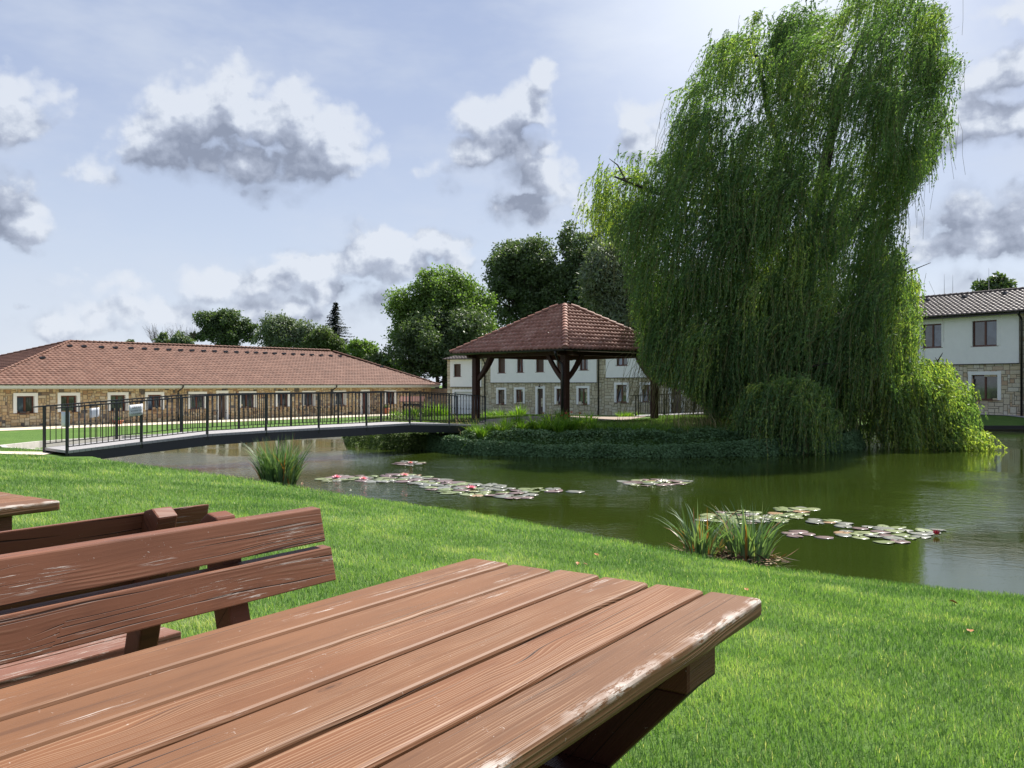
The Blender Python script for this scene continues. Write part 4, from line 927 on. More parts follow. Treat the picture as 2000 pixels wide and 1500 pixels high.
def make_bench(ends=(0, .02), label=''):
    # local: x along (0 = far end), y = depth away from the sitter's front: seat 0..-.36, backrest at y>0
    root = empty('garden_bench', (0, 0, 0), UA)
    L = 1.9
    lean = math.tan(math.radians(13)); zt = .888
    for k_, (z0, z1) in enumerate(((.783, .888), (.658, .763))):
        mb = MB(); y0, y1 = (z0-.888)*lean, (z1-.888)*lean; t = .040; e = ends[k_]
        mb.hexa([(-L,y0,z0),(e,y0,z0),(e,y0+t,z0+.004),(-L,y0+t,z0+.004),(-L,y1,z1),(e,y1,z1),(e,y1+t,z1+.004),(-L,y1+t,z1+.004)])
        mb.build('backrest_plank', M['bench'], root, bevel=.004, seg=2)
    for xs in (-.33, -1.69):
        mb = MB(); yb = (.30-.888)*lean+.041; yt = (.925-.888)*lean+.041; h = .075; x0, x1 = xs-.035, xs+.035
        mb.add([(x0,yb,.30),(x1,yb,.30),(x1,yb+h,.30),(x0,yb+h,.30),(x0,yt,.900),(x1,yt,.900),(x1,yt+h*.55,.910),(x0,yt+h*.55,.910),(x1,yt+h,.885),(x0,yt+h,.885)],
               [(3,2,1,0),(0,1,5,4),(4,5,6,7),(7,6,8,9),(9,8,2,3),(1,2,8,6,5),(0,4,7,9,3)])
        mb.build('back_post', M['legtop'], root, bevel=.006, seg=2)
        ys0 = -.10
        mb = MB(); mb.box(x0-.035, x0-.001, -.43, .02, .34, .404); mb.build('seat_bearer', M['leg'], root)
        for ya, yb_ in ((-.40, -.44), (-.06, .03)):
            mb = MB(); mb.hexa([(x0,yb_,0),(x1,yb_,0),(x1,yb_+.07,0),(x0,yb_+.07,0),(x0,ya,.405),(x1,ya,.405),(x1,ya+.07,.405),(x0,ya+.07,.405)]); mb.build('leg', M['leg'], root)
    mb = MB()
    for j in range(3): y0 = -.44+j*.112; mb.box(-L, -.03+.006*j, y0, y0+.104, .406, .444)
    mb.build('seat', M['seat'], root, bevel=.005, seg=2)
    return root
M['seat'] = woodmat('worn_seat_wood', (.19, .090, .060), (.36, .26, .20), (.07, .035, .025), wear=1.7, ring=.011, gr=.6)
bA = make_bench(); base = Vector((*PT, 0))
bA.location = base+u_*-.174+v_*1.394; tag(bA, 'near brown slatted bench facing the foreground table, two flaking backrest boards seen from the front', 'bench', 'garden benches')
bA['label'] = 'near brown bench facing the foreground table, its two flaking backrest boards to the camera'
bB = copy_tree(bA); bB.rotation_euler = (0, 0, UA+math.pi)
bB.location = base+u_*(-.335-1.9)+v_*1.79; tag(bB, 'brown bench turned away behind the near one, with a bare scuffed seat', 'bench')
# ======== vegetation helpers ========
def unit(v): return v/np.maximum(np.linalg.norm(v, axis=-1, keepdims=True), 1e-9)
def leaves(C, Ldir, Wdir, ln, wd, fold=0.):
    """diamond leaves: base C, along Ldir, width Wdir; arrays (n,3)"""
    n = len(C); ln = np.broadcast_to(ln, n)[:, None]; wd = np.broadcast_to(wd, n)[:, None]
    Nn = unit(np.cross(Ldir, Wdir))
    v = np.stack([C, C+Ldir*ln*.45+Wdir*wd*.5+Nn*wd*fold, C+Ldir*ln, C+Ldir*ln*.45-Wdir*wd*.5+Nn*wd*fold], 1)
    return v.reshape(-1, 3), np.arange(4*n).reshape(n, 4)
def blades(B, H, Wd, lean, az, bendk=1.):
    """curved two-segment blades: quad + tip quad (degenerate) -> 5 verts as quad+tri encoded in two quads"""
    n = len(B); d = np.stack([np.cos(az), np.sin(az), np.zeros(n)], 1); a2 = az+np.pi/2+RNG.uniform(-.9, .9, n)
    w = np.stack([np.cos(a2), np.sin(a2), np.zeros(n)], 1)*(Wd/2)[:, None]
    up = np.array([0, 0, 1.])
    m = B+d*(lean*H*.28)[:, None]+up*(H*.56)[:, None]; t = B+d*(lean*H*bendk)[:, None]+up*(H*(1-.25*lean**2))[:, None]
    V = np.stack([B-w, B+w, m+w*.8, m-w*.8, t+w*.12, t-w*.12], 1).reshape(-1, 3); i = np.arange(n)*6
    Q = np.concatenate([np.stack([i, i+1, i+2, i+3], 1), np.stack([i+3, i+2, i+4, i+5], 1)]); return V, Q
def grassobj(name, X, Y, H, Wd, lean, az, rnd, mat, sink=.004):
    B = np.stack([X, Y, height(X, Y)-sink], 1); V, Q = blades(B, H, Wd, lean, az)
    o = np_mesh(name, V, Q, mat, attr=np.repeat(rnd, 6)); tag(o, kind='stuff'); return o
def vnoise(X, Y, s, seed=0):
    r = np.random.default_rng(seed); g_ = r.random((64, 64)); x = X/s+100; y = Y/s+100; i = np.floor(x).astype(int); j = np.floor(y).astype(int); fx = sstep(x-i); fy = sstep(y-j)
    G_ = lambda a, b: g_[a % 64, b % 64]
    return (G_(i,j)*(1-fx)+G_(i+1,j)*fx)*(1-fy)+(G_(i,j+1)*(1-fx)+G_(i+1,j+1)*fx)*fy
def stuff(o, label=None): tag(o, kind='stuff'); return o
# ---- lawn blades, dense near the camera, thinner with distance ----
def lawn_pts(y0, y1, dens):
    pad = 1.0+2.2*(y0 < 8); xl, xr = -.62*y1-1, .62*y1+pad; n = int((xr-xl)*(y1-y0)*dens); X = RNG.uniform(xl, xr, n); Y = RNG.uniform(y0, y1, n)
    k_ = (X > -.62*Y-1) & (X < .62*Y+pad); X, Y = X[k_], Y[k_]
    d, _, _, ins = seg_dist(X, Y, SH); k_ = ~ins | (d < .12); X, Y = X[k_], Y[k_]
    k_ = ~((Y > 21.3) & (X > -13) & (np.abs((X+11.5)*.7358-(Y-22.2)*.677-.75*0) < 9) & ((X+11.5)*.677+(Y-22.2)*.7358 > -.5)); X, Y = X[k_], Y[k_]
    k_ = ~((Y > 19.3) & (X < -12) & (np.abs(Y-(23.0+(X+12.3)*.27)) < .8)); return X[k_], Y[k_]
XS, YS = [], []; SC = []
for y0, y1, dn, sc in ((1.6,3.2,9000,1.),(3.2,5,6500,1.1),(5,7.5,3600,1.3),(7.5,11,1900,1.6),(11,16,900,2.1),(16,26,380,3.0)):
    a, b = lawn_pts(y0, y1, dn); XS.append(a); YS.append(b); SC.append(np.full(len(a), sc))
X = np.concatenate(XS); Y = np.concatenate(YS); SCL = np.concatenate(SC)
P1 = vnoise(X, Y, .33, 1); P2_ = vnoise(X, Y, 1.3, 2); P3 = vnoise(X, Y, .09, 3); n = len(X)
X = X+RNG.normal(0, .012, n); P4 = vnoise(X, Y, .55, 77); P5 = vnoise(X, Y, 3.1, 78); rnd = np.clip(.05+.50*P1*P4*1.6+.30*(P2_-.4)+.24*(P5-.5)+.20*RNG.normal(0, 1, n)*.8+.16*P3, 0, .93)
rnd = np.where(RNG.random(n) < .02+.10*np.clip(P4+P3-1.15, 0, 1), .97, rnd)
H = (.014+.020*RNG.random(n)+.030*P1*P3+.012*(1-P4))*(.8+.25*SCL); lean = .15+.6*RNG.random(n); az = 2.6+1.2*(P2_-.5)*4+RNG.normal(0, 1.9, n)
lawn = grassobj('lawn_grass', X, Y, H, .0028*SCL*(1+.4*RNG.random(n)), lean, az, rnd, M['grass'])
# far-bank lawns and the island turf
def sample_poly(poly, dens, rng=RNG):
    x0, y0 = poly[:, :2].min(0); x1, y1 = poly[:, :2].max(0); n = int((x1-x0)*(y1-y0)*dens); X = rng.uniform(x0, x1, n); Y = rng.uniform(y0, y1, n)
    d, _, _, ins = seg_dist(X, Y, poly); return X[ins], Y[ins], d[ins]
IP = ISL.copy()
X, Y, d = sample_poly(IP, 260)
pth = np.array([(-1.6,34.1),(-.2,35.6),(1.2,38),(3,40.5),(5,43),(6.5,45.8)]); dp = seg_dist(X, Y, pth, False)[0]; wpt = np.interp(Y, [34,35.6,38,40.5,43,46], [.9,1.6,2.8,2.9,1.9,1.1])
k_ = (d > 1.3) & (dp > wpt) & ~((X < -1) & (Y < 35.3)); X, Y, d = X[k_], Y[k_], d[k_]; n = len(X)
tall = sstep((4.2-d)/2.0)*(Y < 37)*(X > 2.5)*(X < 10); H = .07+.05*RNG.random(n)+tall*(.16+.30*RNG.random(n)*vnoise(X, Y, .5, 5))
stuff(grassobj('island_grass', X, Y, H, .012+.008*RNG.random(n), .2+.5*RNG.random(n), 3+RNG.normal(0, 1.2, n), np.clip(.15+.5*vnoise(X, Y, .8, 6)+.25*RNG.normal(0, 1, n)*.7, 0, 1), M['meadow']))
for c0, rx_, ry_, m_, lbl in (((-2.0, 33.0), .9, .9, 46, 1), ((6.9, 32.3), 1.0, .9, 95, 2), ((8.6, 33.5), 1.1, .9, 90, 3)):
    X = RNG.normal(c0[0], rx_*.5, m_); Y = RNG.normal(c0[1], ry_*.5, m_)
    o = grassobj('straw_grass', X, Y, .5+.5*RNG.random(m_), np.full(m_, .016), .25+.4*RNG.random(m_), 2.6+RNG.normal(0, .8, m_), RNG.random(m_), M['straw'])
# ---- ivy ground cover on the island bank ----
def cover(name, x0, x1, dens, din0, din1, mat, h, size, ymax=36):
    # points along the island outline strip
    X, Y, d = sample_poly(IP, dens); k_ = (X > x0) & (X < x1) & (Y < ymax) & (d > din0) & (d < din1+.5*(vnoise(X, Y, .9, 8)-.5)); X, Y, d = X[k_], Y[k_], d[k_]; n = len(X)
    lump = vnoise(X, Y, .55, 9)*.6+vnoise(X, Y, .22, 10)*.4; lump = lump*1.5*(.35+1.1*vnoise(X, Y, 1.6, 16)); Z = height(X, Y)+(h*(.3+lump))*sstep(.15+d/.35)*RNG.random(n)**.35
    az = RNG.uniform(0, 2*np.pi, n); tl = RNG.normal(-.15, .45, n); Ld = unit(np.stack([np.cos(az), np.sin(az)-.4, tl], 1)); Wd_ = unit(np.cross(Ld, np.array([0, 0, 1.])+RNG.normal(0, .35, (n, 3))))
    V, Q = leaves(np.stack([X, Y, Z], 1), Ld, Wd_, size*(.7+.6*RNG.random(n)), size*.75, .15)
    r = np.clip(.45*RNG.random(n)+.5*vnoise(X, Y, 1.1, 12), 0, 1)
    return stuff(np_mesh(name, V, Q, mat, attr=np.repeat(r, 4)))
def rim(name, x0, x1, n, mat, size, ymax=34.5):
    # trailing leaves over the waterline
    idx_ = RNG.integers(0, len(IP), n); t = RNG.random(n)[:, None]; P_ = IP[idx_]*(1-t)+IP[(idx_+1) % len(IP)]*t
    T_ = unit(IP[(idx_+1) % len(IP)]-IP[idx_]); N_ = np.stack([T_[:,1], -T_[:,0]], 1); cen = IP.mean(0); sg = np.sign(((P_-cen)*N_).sum(1))[:, None]
    wob = vnoise(P_[:,0], P_[:,1], .5, 14); wb2 = vnoise(P_[:,0], P_[:,1], 1.4, 15); top_ = .30+.55*wb2; z = WATER+.01+top_*RNG.random(n); o_ = (.02+.34*(1-(z-WATER)/(top_+.02))**.7*(.3+wob))[:, None]; P_ = P_+N_*sg*(o_-.12*RNG.random(n)[:, None])
    k_ = (P_[:,0] > x0) & (P_[:,0] < x1) & (P_[:,1] < ymax); P_, z = P_[k_], z[k_]; m_ = len(z); az = RNG.uniform(0, 6.3, m_)
    Ld = unit(np.stack([np.cos(az), np.sin(az)-.5, RNG.normal(-.4, .4, m_)], 1)); Wd_ = unit(np.cross(Ld, RNG.normal(0, .4, (m_, 3))+np.array([0, -.8, .5])))
    V, Q = leaves(np.column_stack([P_, z]), Ld, Wd_, size*(.7+.6*RNG.random(m_)), size*.75, .15); return stuff(np_mesh(name, V, Q, mat, attr=np.repeat(np.clip(.4*RNG.random(m_)+.3*wob[k_], 0, 1), 4)))
cover('ivy', -3.2, 14.5, 950, .0, 1.75, M['ivy'], .26, .085)
rim('ivy', -3.2, 14.5, 42000, M['ivy'], .085)
cover('creeping_groundcover', -8.5, -3.0, 700, .0, 2.6, M['ivy_light'], .22, .09, 43)
rim('creeping_groundcover', -8.5, -3.2, 26000, M['ivy_light'], .09, 43)
# ---- clump plants ----
def clump(name, x, y, z, n, h, spread, w, mat, arch=.7, rbias=.0, segs=5, droop=.5, base_r=.12, up=1.0):
    az = RNG.uniform(0, 2*np.pi, n); r0 = base_r*np.sqrt(RNG.random(n)); B = np.stack([np.cos(az)*r0, np.sin(az)*r0, np.zeros(n)], 1)
    az = az+RNG.normal(0, .5, n); d = np.stack([np.cos(az), np.sin(az), np.zeros(n)], 1); Hh = h*(.55+.5*RNG.random(n)); sp = spread*(RNG.random(n)**.8)*Hh
    a2 = az+np.pi/2+RNG.normal(0, .5, n); W_ = np.stack([np.cos(a2), np.sin(a2), np.zeros(n)], 1); V = []
    for k_ in range(segs+1):
        t = k_/segs; ww = (w*(.55+RNG.random(n)*.0+.6*math.sin(math.pi*min(1, t*1.1+.15))*(1-t*.55))*(1-t**3*.97)/2)[:, None]
        p = B+d*(sp*(t**1.6))[:, None]+np.array([0,0,1.])*(Hh*(up*t-droop*arch*sp/np.maximum(Hh, .01)*t**3))[:, None]
        V.append(np.stack([p-W_*ww, p+W_*ww], 1))
    V = np.stack(V, 1).reshape(-1, 3); i = np.arange(n)*(2*(segs+1)); Q = np.concatenate([np.stack([i+2*k_, i+2*k_+1, i+2*k_+3, i+2*k_+2], 1) for k_ in range(segs)])
    r = np.clip(RNG.normal(.5+rbias, .25, n), 0, 1); o = np_mesh(name, V, Q, mat, attr=np.repeat(r, 2*(segs+1))); o.location = (x, y, z); return o
# irises at the water's edge
p = atz(545, 950, -1.02); c = clump('iris_clump', p.x, p.y, -1.1, 460, 1.30, .62, .036, M['iris'], base_r=.36); tag(c, 'dense round clump of tall iris leaves at the lawn edge left of the lily pads', 'plant', 'iris clumps')
p = atz(1370, 1078, -1.12); c = clump('iris_clump', p.x, p.y, -1.2, 85, .86, .95, .034, M['iris'], base_r=.26, rbias=.12); tag(c, 'sparser left iris clump at the near pond edge, leaning leaves with orange tips', 'plant', 'iris clumps')
p = atz(1462, 1085, -1.14); c = clump('iris_clump', p.x, p.y, -1.2, 130, .90, .85, .036, M['iris'], base_r=.28, rbias=.05); tag(c, 'fuller right iris clump at the near pond edge in front of the lily pads', 'plant', 'iris clumps')
# dead leaf litter round the irises
M['dead'] = leafmat('dead_leaf', [(0, (.035,.018,.012)),(.5,(.11,.05,.03)),(.85,(.22,.13,.07)),(1,(.34,.27,.16))], .7, .1, .2)
for (px, py, z_, nn, sp_) in ((1372,1079,-1.19,90,.42), (1455,1088,-1.19,150,.55), (548,952,-1.08,140,.55)):
    p = atz(px, py, z_+.05); a_ = RNG.uniform(0, 6.28, nn); r_ = sp_*np.sqrt(RNG.random(nn)); C = np.stack([p.x+np.cos(a_)*r_, p.y+np.sin(a_)*r_*.8, np.full(nn, z_)+.10*RNG.random(nn)], 1)
    b_ = RNG.uniform(0, 6.28, nn); Ld = unit(np.stack([np.cos(b_), np.sin(b_), RNG.normal(.1, .3, nn)], 1)); Wd_ = unit(np.cross(Ld, RNG.normal(0, .4, (nn, 3))+np.array([0,0,1.]))); V, Q = leaves(C, Ld, Wd_, .12+.22*RNG.random(nn), .03, .2)
    stuff(np_mesh('leaf_litter', V, Q, M['dead'], attr=np.repeat(RNG.random(nn), 4)))
# daylilies on the island
zone = [(905,846,.45),(940,846,.5),(980,842,.6),(1012,826,.6),(1062,842,.6),(1092,845,.65),(1122,846,.6),(1185,846,.5),(1240,846,.5),(1272,842,.45),(925,838,.5),(960,836,.55),(990,832,.6),(1020,838,.55),(1045,835,.65),(1075,832,.75),(1105,838,.7),(1130,835,.7),(1160,843,.6),(1150,828,.6),(1095,822,.6),(1210,840,.45),(1300,846,.45),(1340,845,.4)]
proto = None
for i, (px, py, h) in enumerate(zone):
    D_ = 31.9+.6*(840-py)/10+random.uniform(-.3,.3)+ (.9 if py < 830 else 0); x = (px-1000)/F*D_; z = hz1(x, D_)
    c = clump('daylily', x, D_, z+.02, 130, h*1.3, .95, .03, M['lily'], droop=.75, base_r=.16)
    side = 'in front of the gazebo post' if 1060 <= px <= 1160 else ('left of the gazebo post' if px < 1060 else 'right of the gazebo on the bank')
    ordn = ['first','second','third','fourth','fifth','sixth','seventh','eighth','ninth','tenth','eleventh','twelfth','thirteenth','fourteenth','fifteenth','sixteenth','seventeenth','eighteenth','nineteenth','twentieth','twenty first','twenty second','twenty third','twenty fourth','twenty fifth']; o_i = sorted(zz_[0] for zz_ in zone).index(px)
    tag(c, 'arching green daylily clump '+side+', '+ordn[o_i]+' from the left', 'plant', 'daylilies on the island')
for i, (px, py, h, D_) in enumerate([(952,800,.8,57.5),(975,797,.9,58),(1016,797,1.25,57.5),(1000,802,.7,58.5),(1215,800,.7,55.5),(1232,803,.6,56),(1250,802,.8,54.5),(790,802,.9,58.5),(812,800,1.1,59),(835,797,1.5,59),(852,798,1.5,59),(770,804,.8,58),(868,800,1.2,59.5)]):
    x = (px-1000)/F*D_; c = clump('daylily', x, D_, hz1(x, D_), 90, h, .8, .05, M['lily'], droop=.7, base_r=.3, rbias=.1)
    w_ = 'beyond the footbridge' if px < 900 else ('left of the white house door' if px < 1100 else 'right of the white house downpipe')
    hh_ = 'tall' if h > 1 else 'low'
    allp = sorted([952,975,1016,1000,1215,1232,1250] if px > 900 else [790,812,835,852,770,868]); allp = [v for v in allp if (v < 1100) == (px < 1100)]
    tag(c, hh_+' yellow green plant '+w_+', '+['first','second','third','fourth','fifth','sixth'][allp.index(px)]+' from the left', 'plant', 'plants across the pond')
# daylily flowers
fm = simple('orange_red_petal', (.38, .055, .02), .5, .2, 20)
flo = [(1097,813),(1106,808),(1112,814),(1128,826),(1148,827),(1062,808),(1075,812),(1014,834),(1052,827),(1133,808),(1104,818),(1116,806)]
def flower(name, mat, r, npet, cup=.8, layers=1, inner=None):
    mb = MB()
    for l in range(layers):
        c_ = cup+l*.45; rr = r*(1-.22*l)
        for j in range(npet):
            a = 2*math.pi*(j+.5*l)/npet; d = Vector((math.cos(a), math.sin(a), 0)); s_ = Vector((-d.y, d.x, 0)); e = Vector((0,0,1))
            p0, p1, p2 = d*.0, d*rr*.55*math.cos(c_*.6)+e*rr*.55*math.sin(c_*.6), d*rr*math.cos(c_)+e*rr*math.sin(c_)
            w = rr*.75/max(3, npet*.5); mb.add([p0, p1+s_*w, p2, p1-s_*w], [(0,1,2,3)], 0, True)
    return mb
fmesh = flower('f', fm, .085, 6, .7).build('petals', fm)
for i, (px, py) in enumerate(flo):
    D_ = 32.6 if py > 816 else 33.6; q_ = at(px, py, D_); r_ = empty('daylily_flower', q_, random.random()*6, 'small orange red daylily flower on a thin stem in front of the gazebo post', 'flower', 'orange red daylily flowers')
    o = fmesh if i == 0 else fmesh.copy()
    if i: COL.objects.link(o)
    o.parent = r_; o.rotation_euler = (random.uniform(.5,1.2), random.uniform(-.5,.5), 0)
    sm = MB(); gz_ = hz1(q_.x, q_.y)-q_.z; sm.tube([(0,0,0),(.03,.02,gz_*.5),(0,0,gz_)], .008, 4); sm.build('stem', M['lily'], r_)
# ---- water lilies ----
M['pad'] = []
for nm, ca, cb in (('green_pad', (.20,.25,.11), (.30,.33,.17)), ('mauve_pad', (.19,.13,.13), (.30,.23,.21)), ('grey_pad', (.19,.20,.17), (.33,.33,.29)), ('tan_pad', (.38,.24,.13), (.42,.30,.19))):
    m, t, b = newmat(nm); oi = t.n.new('ShaderNodeObjectInfo'); tc = t.n.new('ShaderNodeTexCoord')
    t.put(b.inputs['Base Color'], t.mix(t.mr(t.noise(tc.outputs['Object'], 9, 4, .6), .3, .7), t.mix(oi.outputs['Random'], ca, cb), tuple(v*.62 for v in ca)))
    b.inputs['Roughness'].default_value = .28; b.inputs['Specular IOR Level'].default_value = .6; M['pad'].append(m)
pads = []
for v_i in range(5):
    rs = random.Random(v_i); mb = MB(); N_ = 22; vs = [(0,0,.010)]
    notch = .16
    for j in range(N_+1):
        a = notch+(2*math.pi-2*notch)*j/N_; r = 1+.05*math.sin(3*a+v_i)+rs.uniform(-.02,.02)
        vs.append((math.cos(a)*r*.6, math.sin(a)*r*.6, .012+.01*rs.random())); 
    for j in range(N_+1):
        a = notch+(2*math.pi-2*notch)*j/N_; r = 1+.05*math.sin(3*a+v_i)+rs.uniform(-.02,.02)
        curl = .05*max(0, math.sin(a*(1+v_i % 2)+v_i))**3; vs.append((math.cos(a)*r, math.sin(a)*r, .008+curl+.015*rs.random()))
    fs = [(0, 1+j, 2+j) for j in range(N_)]+[(1+j, 2+N_+j, 3+N_+j, 2+j) for j in range(N_)]
    vs2 = [(x, y, z-.02) for x, y, z in vs[-(N_+1):]]; b0 = len(vs); vs += vs2; o0 = 2+N_
    fs += [(o0+j, b0+j, b0+j+1, o0+j+1) for j in range(N_)]
    for k_ in range(4):
        me = bpy.data.meshes.new('lily_pad'); me.from_pydata(vs, [], fs); me.materials.append(M['pad'][k_]); me.polygons.foreach_set('use_smooth', [True]*len(fs)); pads.append((k_, me))
def padset(spots, group, label, rng_seed, weights, n_try=3000, nmax=200, size=(.15,.22), gap=1.55):
    rs = random.Random(rng_seed); placed = []
    for _ in range(n_try):
        if len(placed) >= nmax: break
        px, py, rx, ry = rs.choices(spots, [s_[2]*s_[3] for s_ in spots])[0]
        a = rs.random()*6.283; r = math.sqrt(rs.random()); p = atz(px+math.cos(a)*r*rx, py+math.sin(a)*r*ry, WATER); sz = rs.uniform(*size)
        if any(math.hypot(p.x-q[0], p.y-q[1]) < (sz+q[2])*gap*.5 for q in placed): continue
        placed.append((p.x, p.y, sz)); kk = rs.choices(range(4), weights)[0]; me = rs.choice([m_ for c_, m_ in pads if c_ == kk])
        o = bpy.data.objects.new('lily_pad', me); COL.objects.link(o); o.location = (p.x, p.y, WATER+.004+.003*rs.random()+.004*(len(placed) % 3)); s_ = sz*rs.uniform(.85,1.1); o.scale = (s_, s_*rs.uniform(.85,1), s_*rs.uniform(.6,1.4)); o.rotation_euler = (rs.gauss(0,.02), rs.gauss(0,.02), rs.random()*6.283)
        nx_ = (px-min(s_[0]-s_[2] for s_ in spots))/(max(s_[0]+s_[2] for s_ in spots)-min(s_[0]-s_[2] for s_ in spots)); parts_ = ['far left end', 'middle left', 'centre', 'middle right', 'far right end']; zone_ = parts_[min(4, int(nx_*5))] if nmax > 40 else ['on the left side', 'on the right side'][int(nx_ > .5)]
        tag(o, ('large ' if sz > (size[0]+size[1])/2 else 'small ')+['green', 'mauve', 'grey green', 'tan'][kk]+' '+label+', '+zone_, 'lily pad', group)
padset([(650,937,32,4),(690,934,40,5),(735,936,40,6),(790,934,48,8),(840,942,40,8),(880,950,55,9),(930,957,75,12),(985,962,50,9),(1010,969,30,5),(1050,958,50,5),(1095,961,30,2)], 'lily pads of the long raft', 'lily pad in the long mid pond raft', 1, (4,4,6,.2), nmax=125, size=(.15,.24), gap=1.45)
padset([(800,905,28,4)], 'lily pads near the island', 'lily pad in the small patch nearest the island', 2, (4,3,6,0), nmax=12, size=(.15,.22))
padset([(1280,942,68,5),(1270,946,40,4),(1310,943,38,4)], 'lily pads round the white flower', 'lily pad round the white flower', 3, (2,5,3,1), nmax=34, size=(.14,.20))
padset([(1550,996,36,5),(1540,1004,30,5),(1545,1011,22,3),(1440,1004,40,5),(1405,1013,40,7),(1470,1016,60,8),(1500,1013,30,5)], 'lily pads behind the irises', 'lily pad behind the near irises', 4, (7,1.4,3,.2), nmax=48, size=(.13,.19))
padset([(1560,1044,24,5),(1608,1050,8,1)], 'mauve pads right of the irises', 'lily pad lying apart right of the near irises', 5, (1,7,2,0), nmax=6, size=(.13,.17))
padset([(1610,1019,30,4),(1650,1025,25,4),(1680,1043,50,9),(1720,1035,50,7),(1750,1045,45,10),(1790,1042,45,8),(1815,1040,30,6),(1740,1058,20,3)], 'lily pads of the right raft', 'lily pad in the right raft by the bud', 6, (6,3,5,.8), nmax=62, size=(.13,.20))
fp = simple('pink_petal', (.86, .36, .44), .5, .15, 20); fw = simple('white_petal', (.82, .82, .74), .5, .05, 20); fr_m = simple('crimson_petal', (.42, .03, .06), .5, .15, 20); fy = simple('yellow_stamen', (.75, .45, .06), .6, .1, 20)
for (px, py, m_, r, lb) in ((658,934,fp,.15,'leftmost pink water lily flower at the end of the long pad raft'),(710,937,fp,.13,'pink water lily flower second from the left in the long raft'),(791,930,fp,.13,'pink water lily flower at the middle of the long raft'),(921,955,fp,.15,'pink water lily flower on the right part of the long raft'),(802,905,fp,.10,'small distant pink water lily flower near the island bank'),(1297,943,fw,.16,'white water lily flower with a yellow middle'),(1829,1047,fr_m,.11,'dark pink half closed water lily bud at the right raft')):
    p = atz(px, py, WATER); r_ = empty('water_lily_flower', (p.x, p.y, WATER+.012), random.random(), lb, 'flower', 'water lily flowers')
    flower('f', m_, r, 9, .35 if m_ is not fr_m else 1.1, 3).build('petals', m_, r_); mb = MB(); mb.tube([(0,0,.01),(0,0,.04)], [.03,.035], 10); mb.build('stamens', fy, r_)
# fallen leaves on the lawn
lm = simple('fallen_leaf_orange', (.36,.14,.04), .6, .3, 30)
for i, (px, py) in enumerate([(1863,1176),(1895,1232),(1128,1100),(1142,1101),(1458,1151),(1165,1083)]):
    D_ = 3.0
    for _ in range(40): x = (px-1000)/F*D_; D_ += ((F*(EYE-hz1(x, D_)-.03))/(py-HZ)-D_)*.5
    x = (px-1000)/F*D_; mb = MB(); mb.add([(0,-.035,0),(.02,-.01,.006),(.018,.015,.008),(0,.04,.002),(-.02,.012,.01),(-.021,-.012,.004),(0,0,-.002)], [(0,1,6),(1,2,6),(2,3,6),(3,4,6),(4,5,6),(5,0,6)]); o = mb.build('fallen_leaf', lm)
    o.location = (x, D_, hz1(x, D_)+.03); o.rotation_euler = (random.uniform(-.5,.5), random.uniform(-.5,.5), random.random()*6); o.scale = [random.uniform(.8,1.15)]*3; o.modifiers.new('t', 'SOLIDIFY').thickness = .001
    tag(o, ['orange dry leaf fallen on the right lawn below the water edge','curled orange leaf lying on the lawn at the right edge','dry leaf on the grass just beyond the table end','dry leaf on the grass just beyond the table end','small dry leaf on the lawn right of the table corner','tiny dry leaf high on the lawn beyond the table'][i], 'leaf', 'fallen leaves on the lawn')
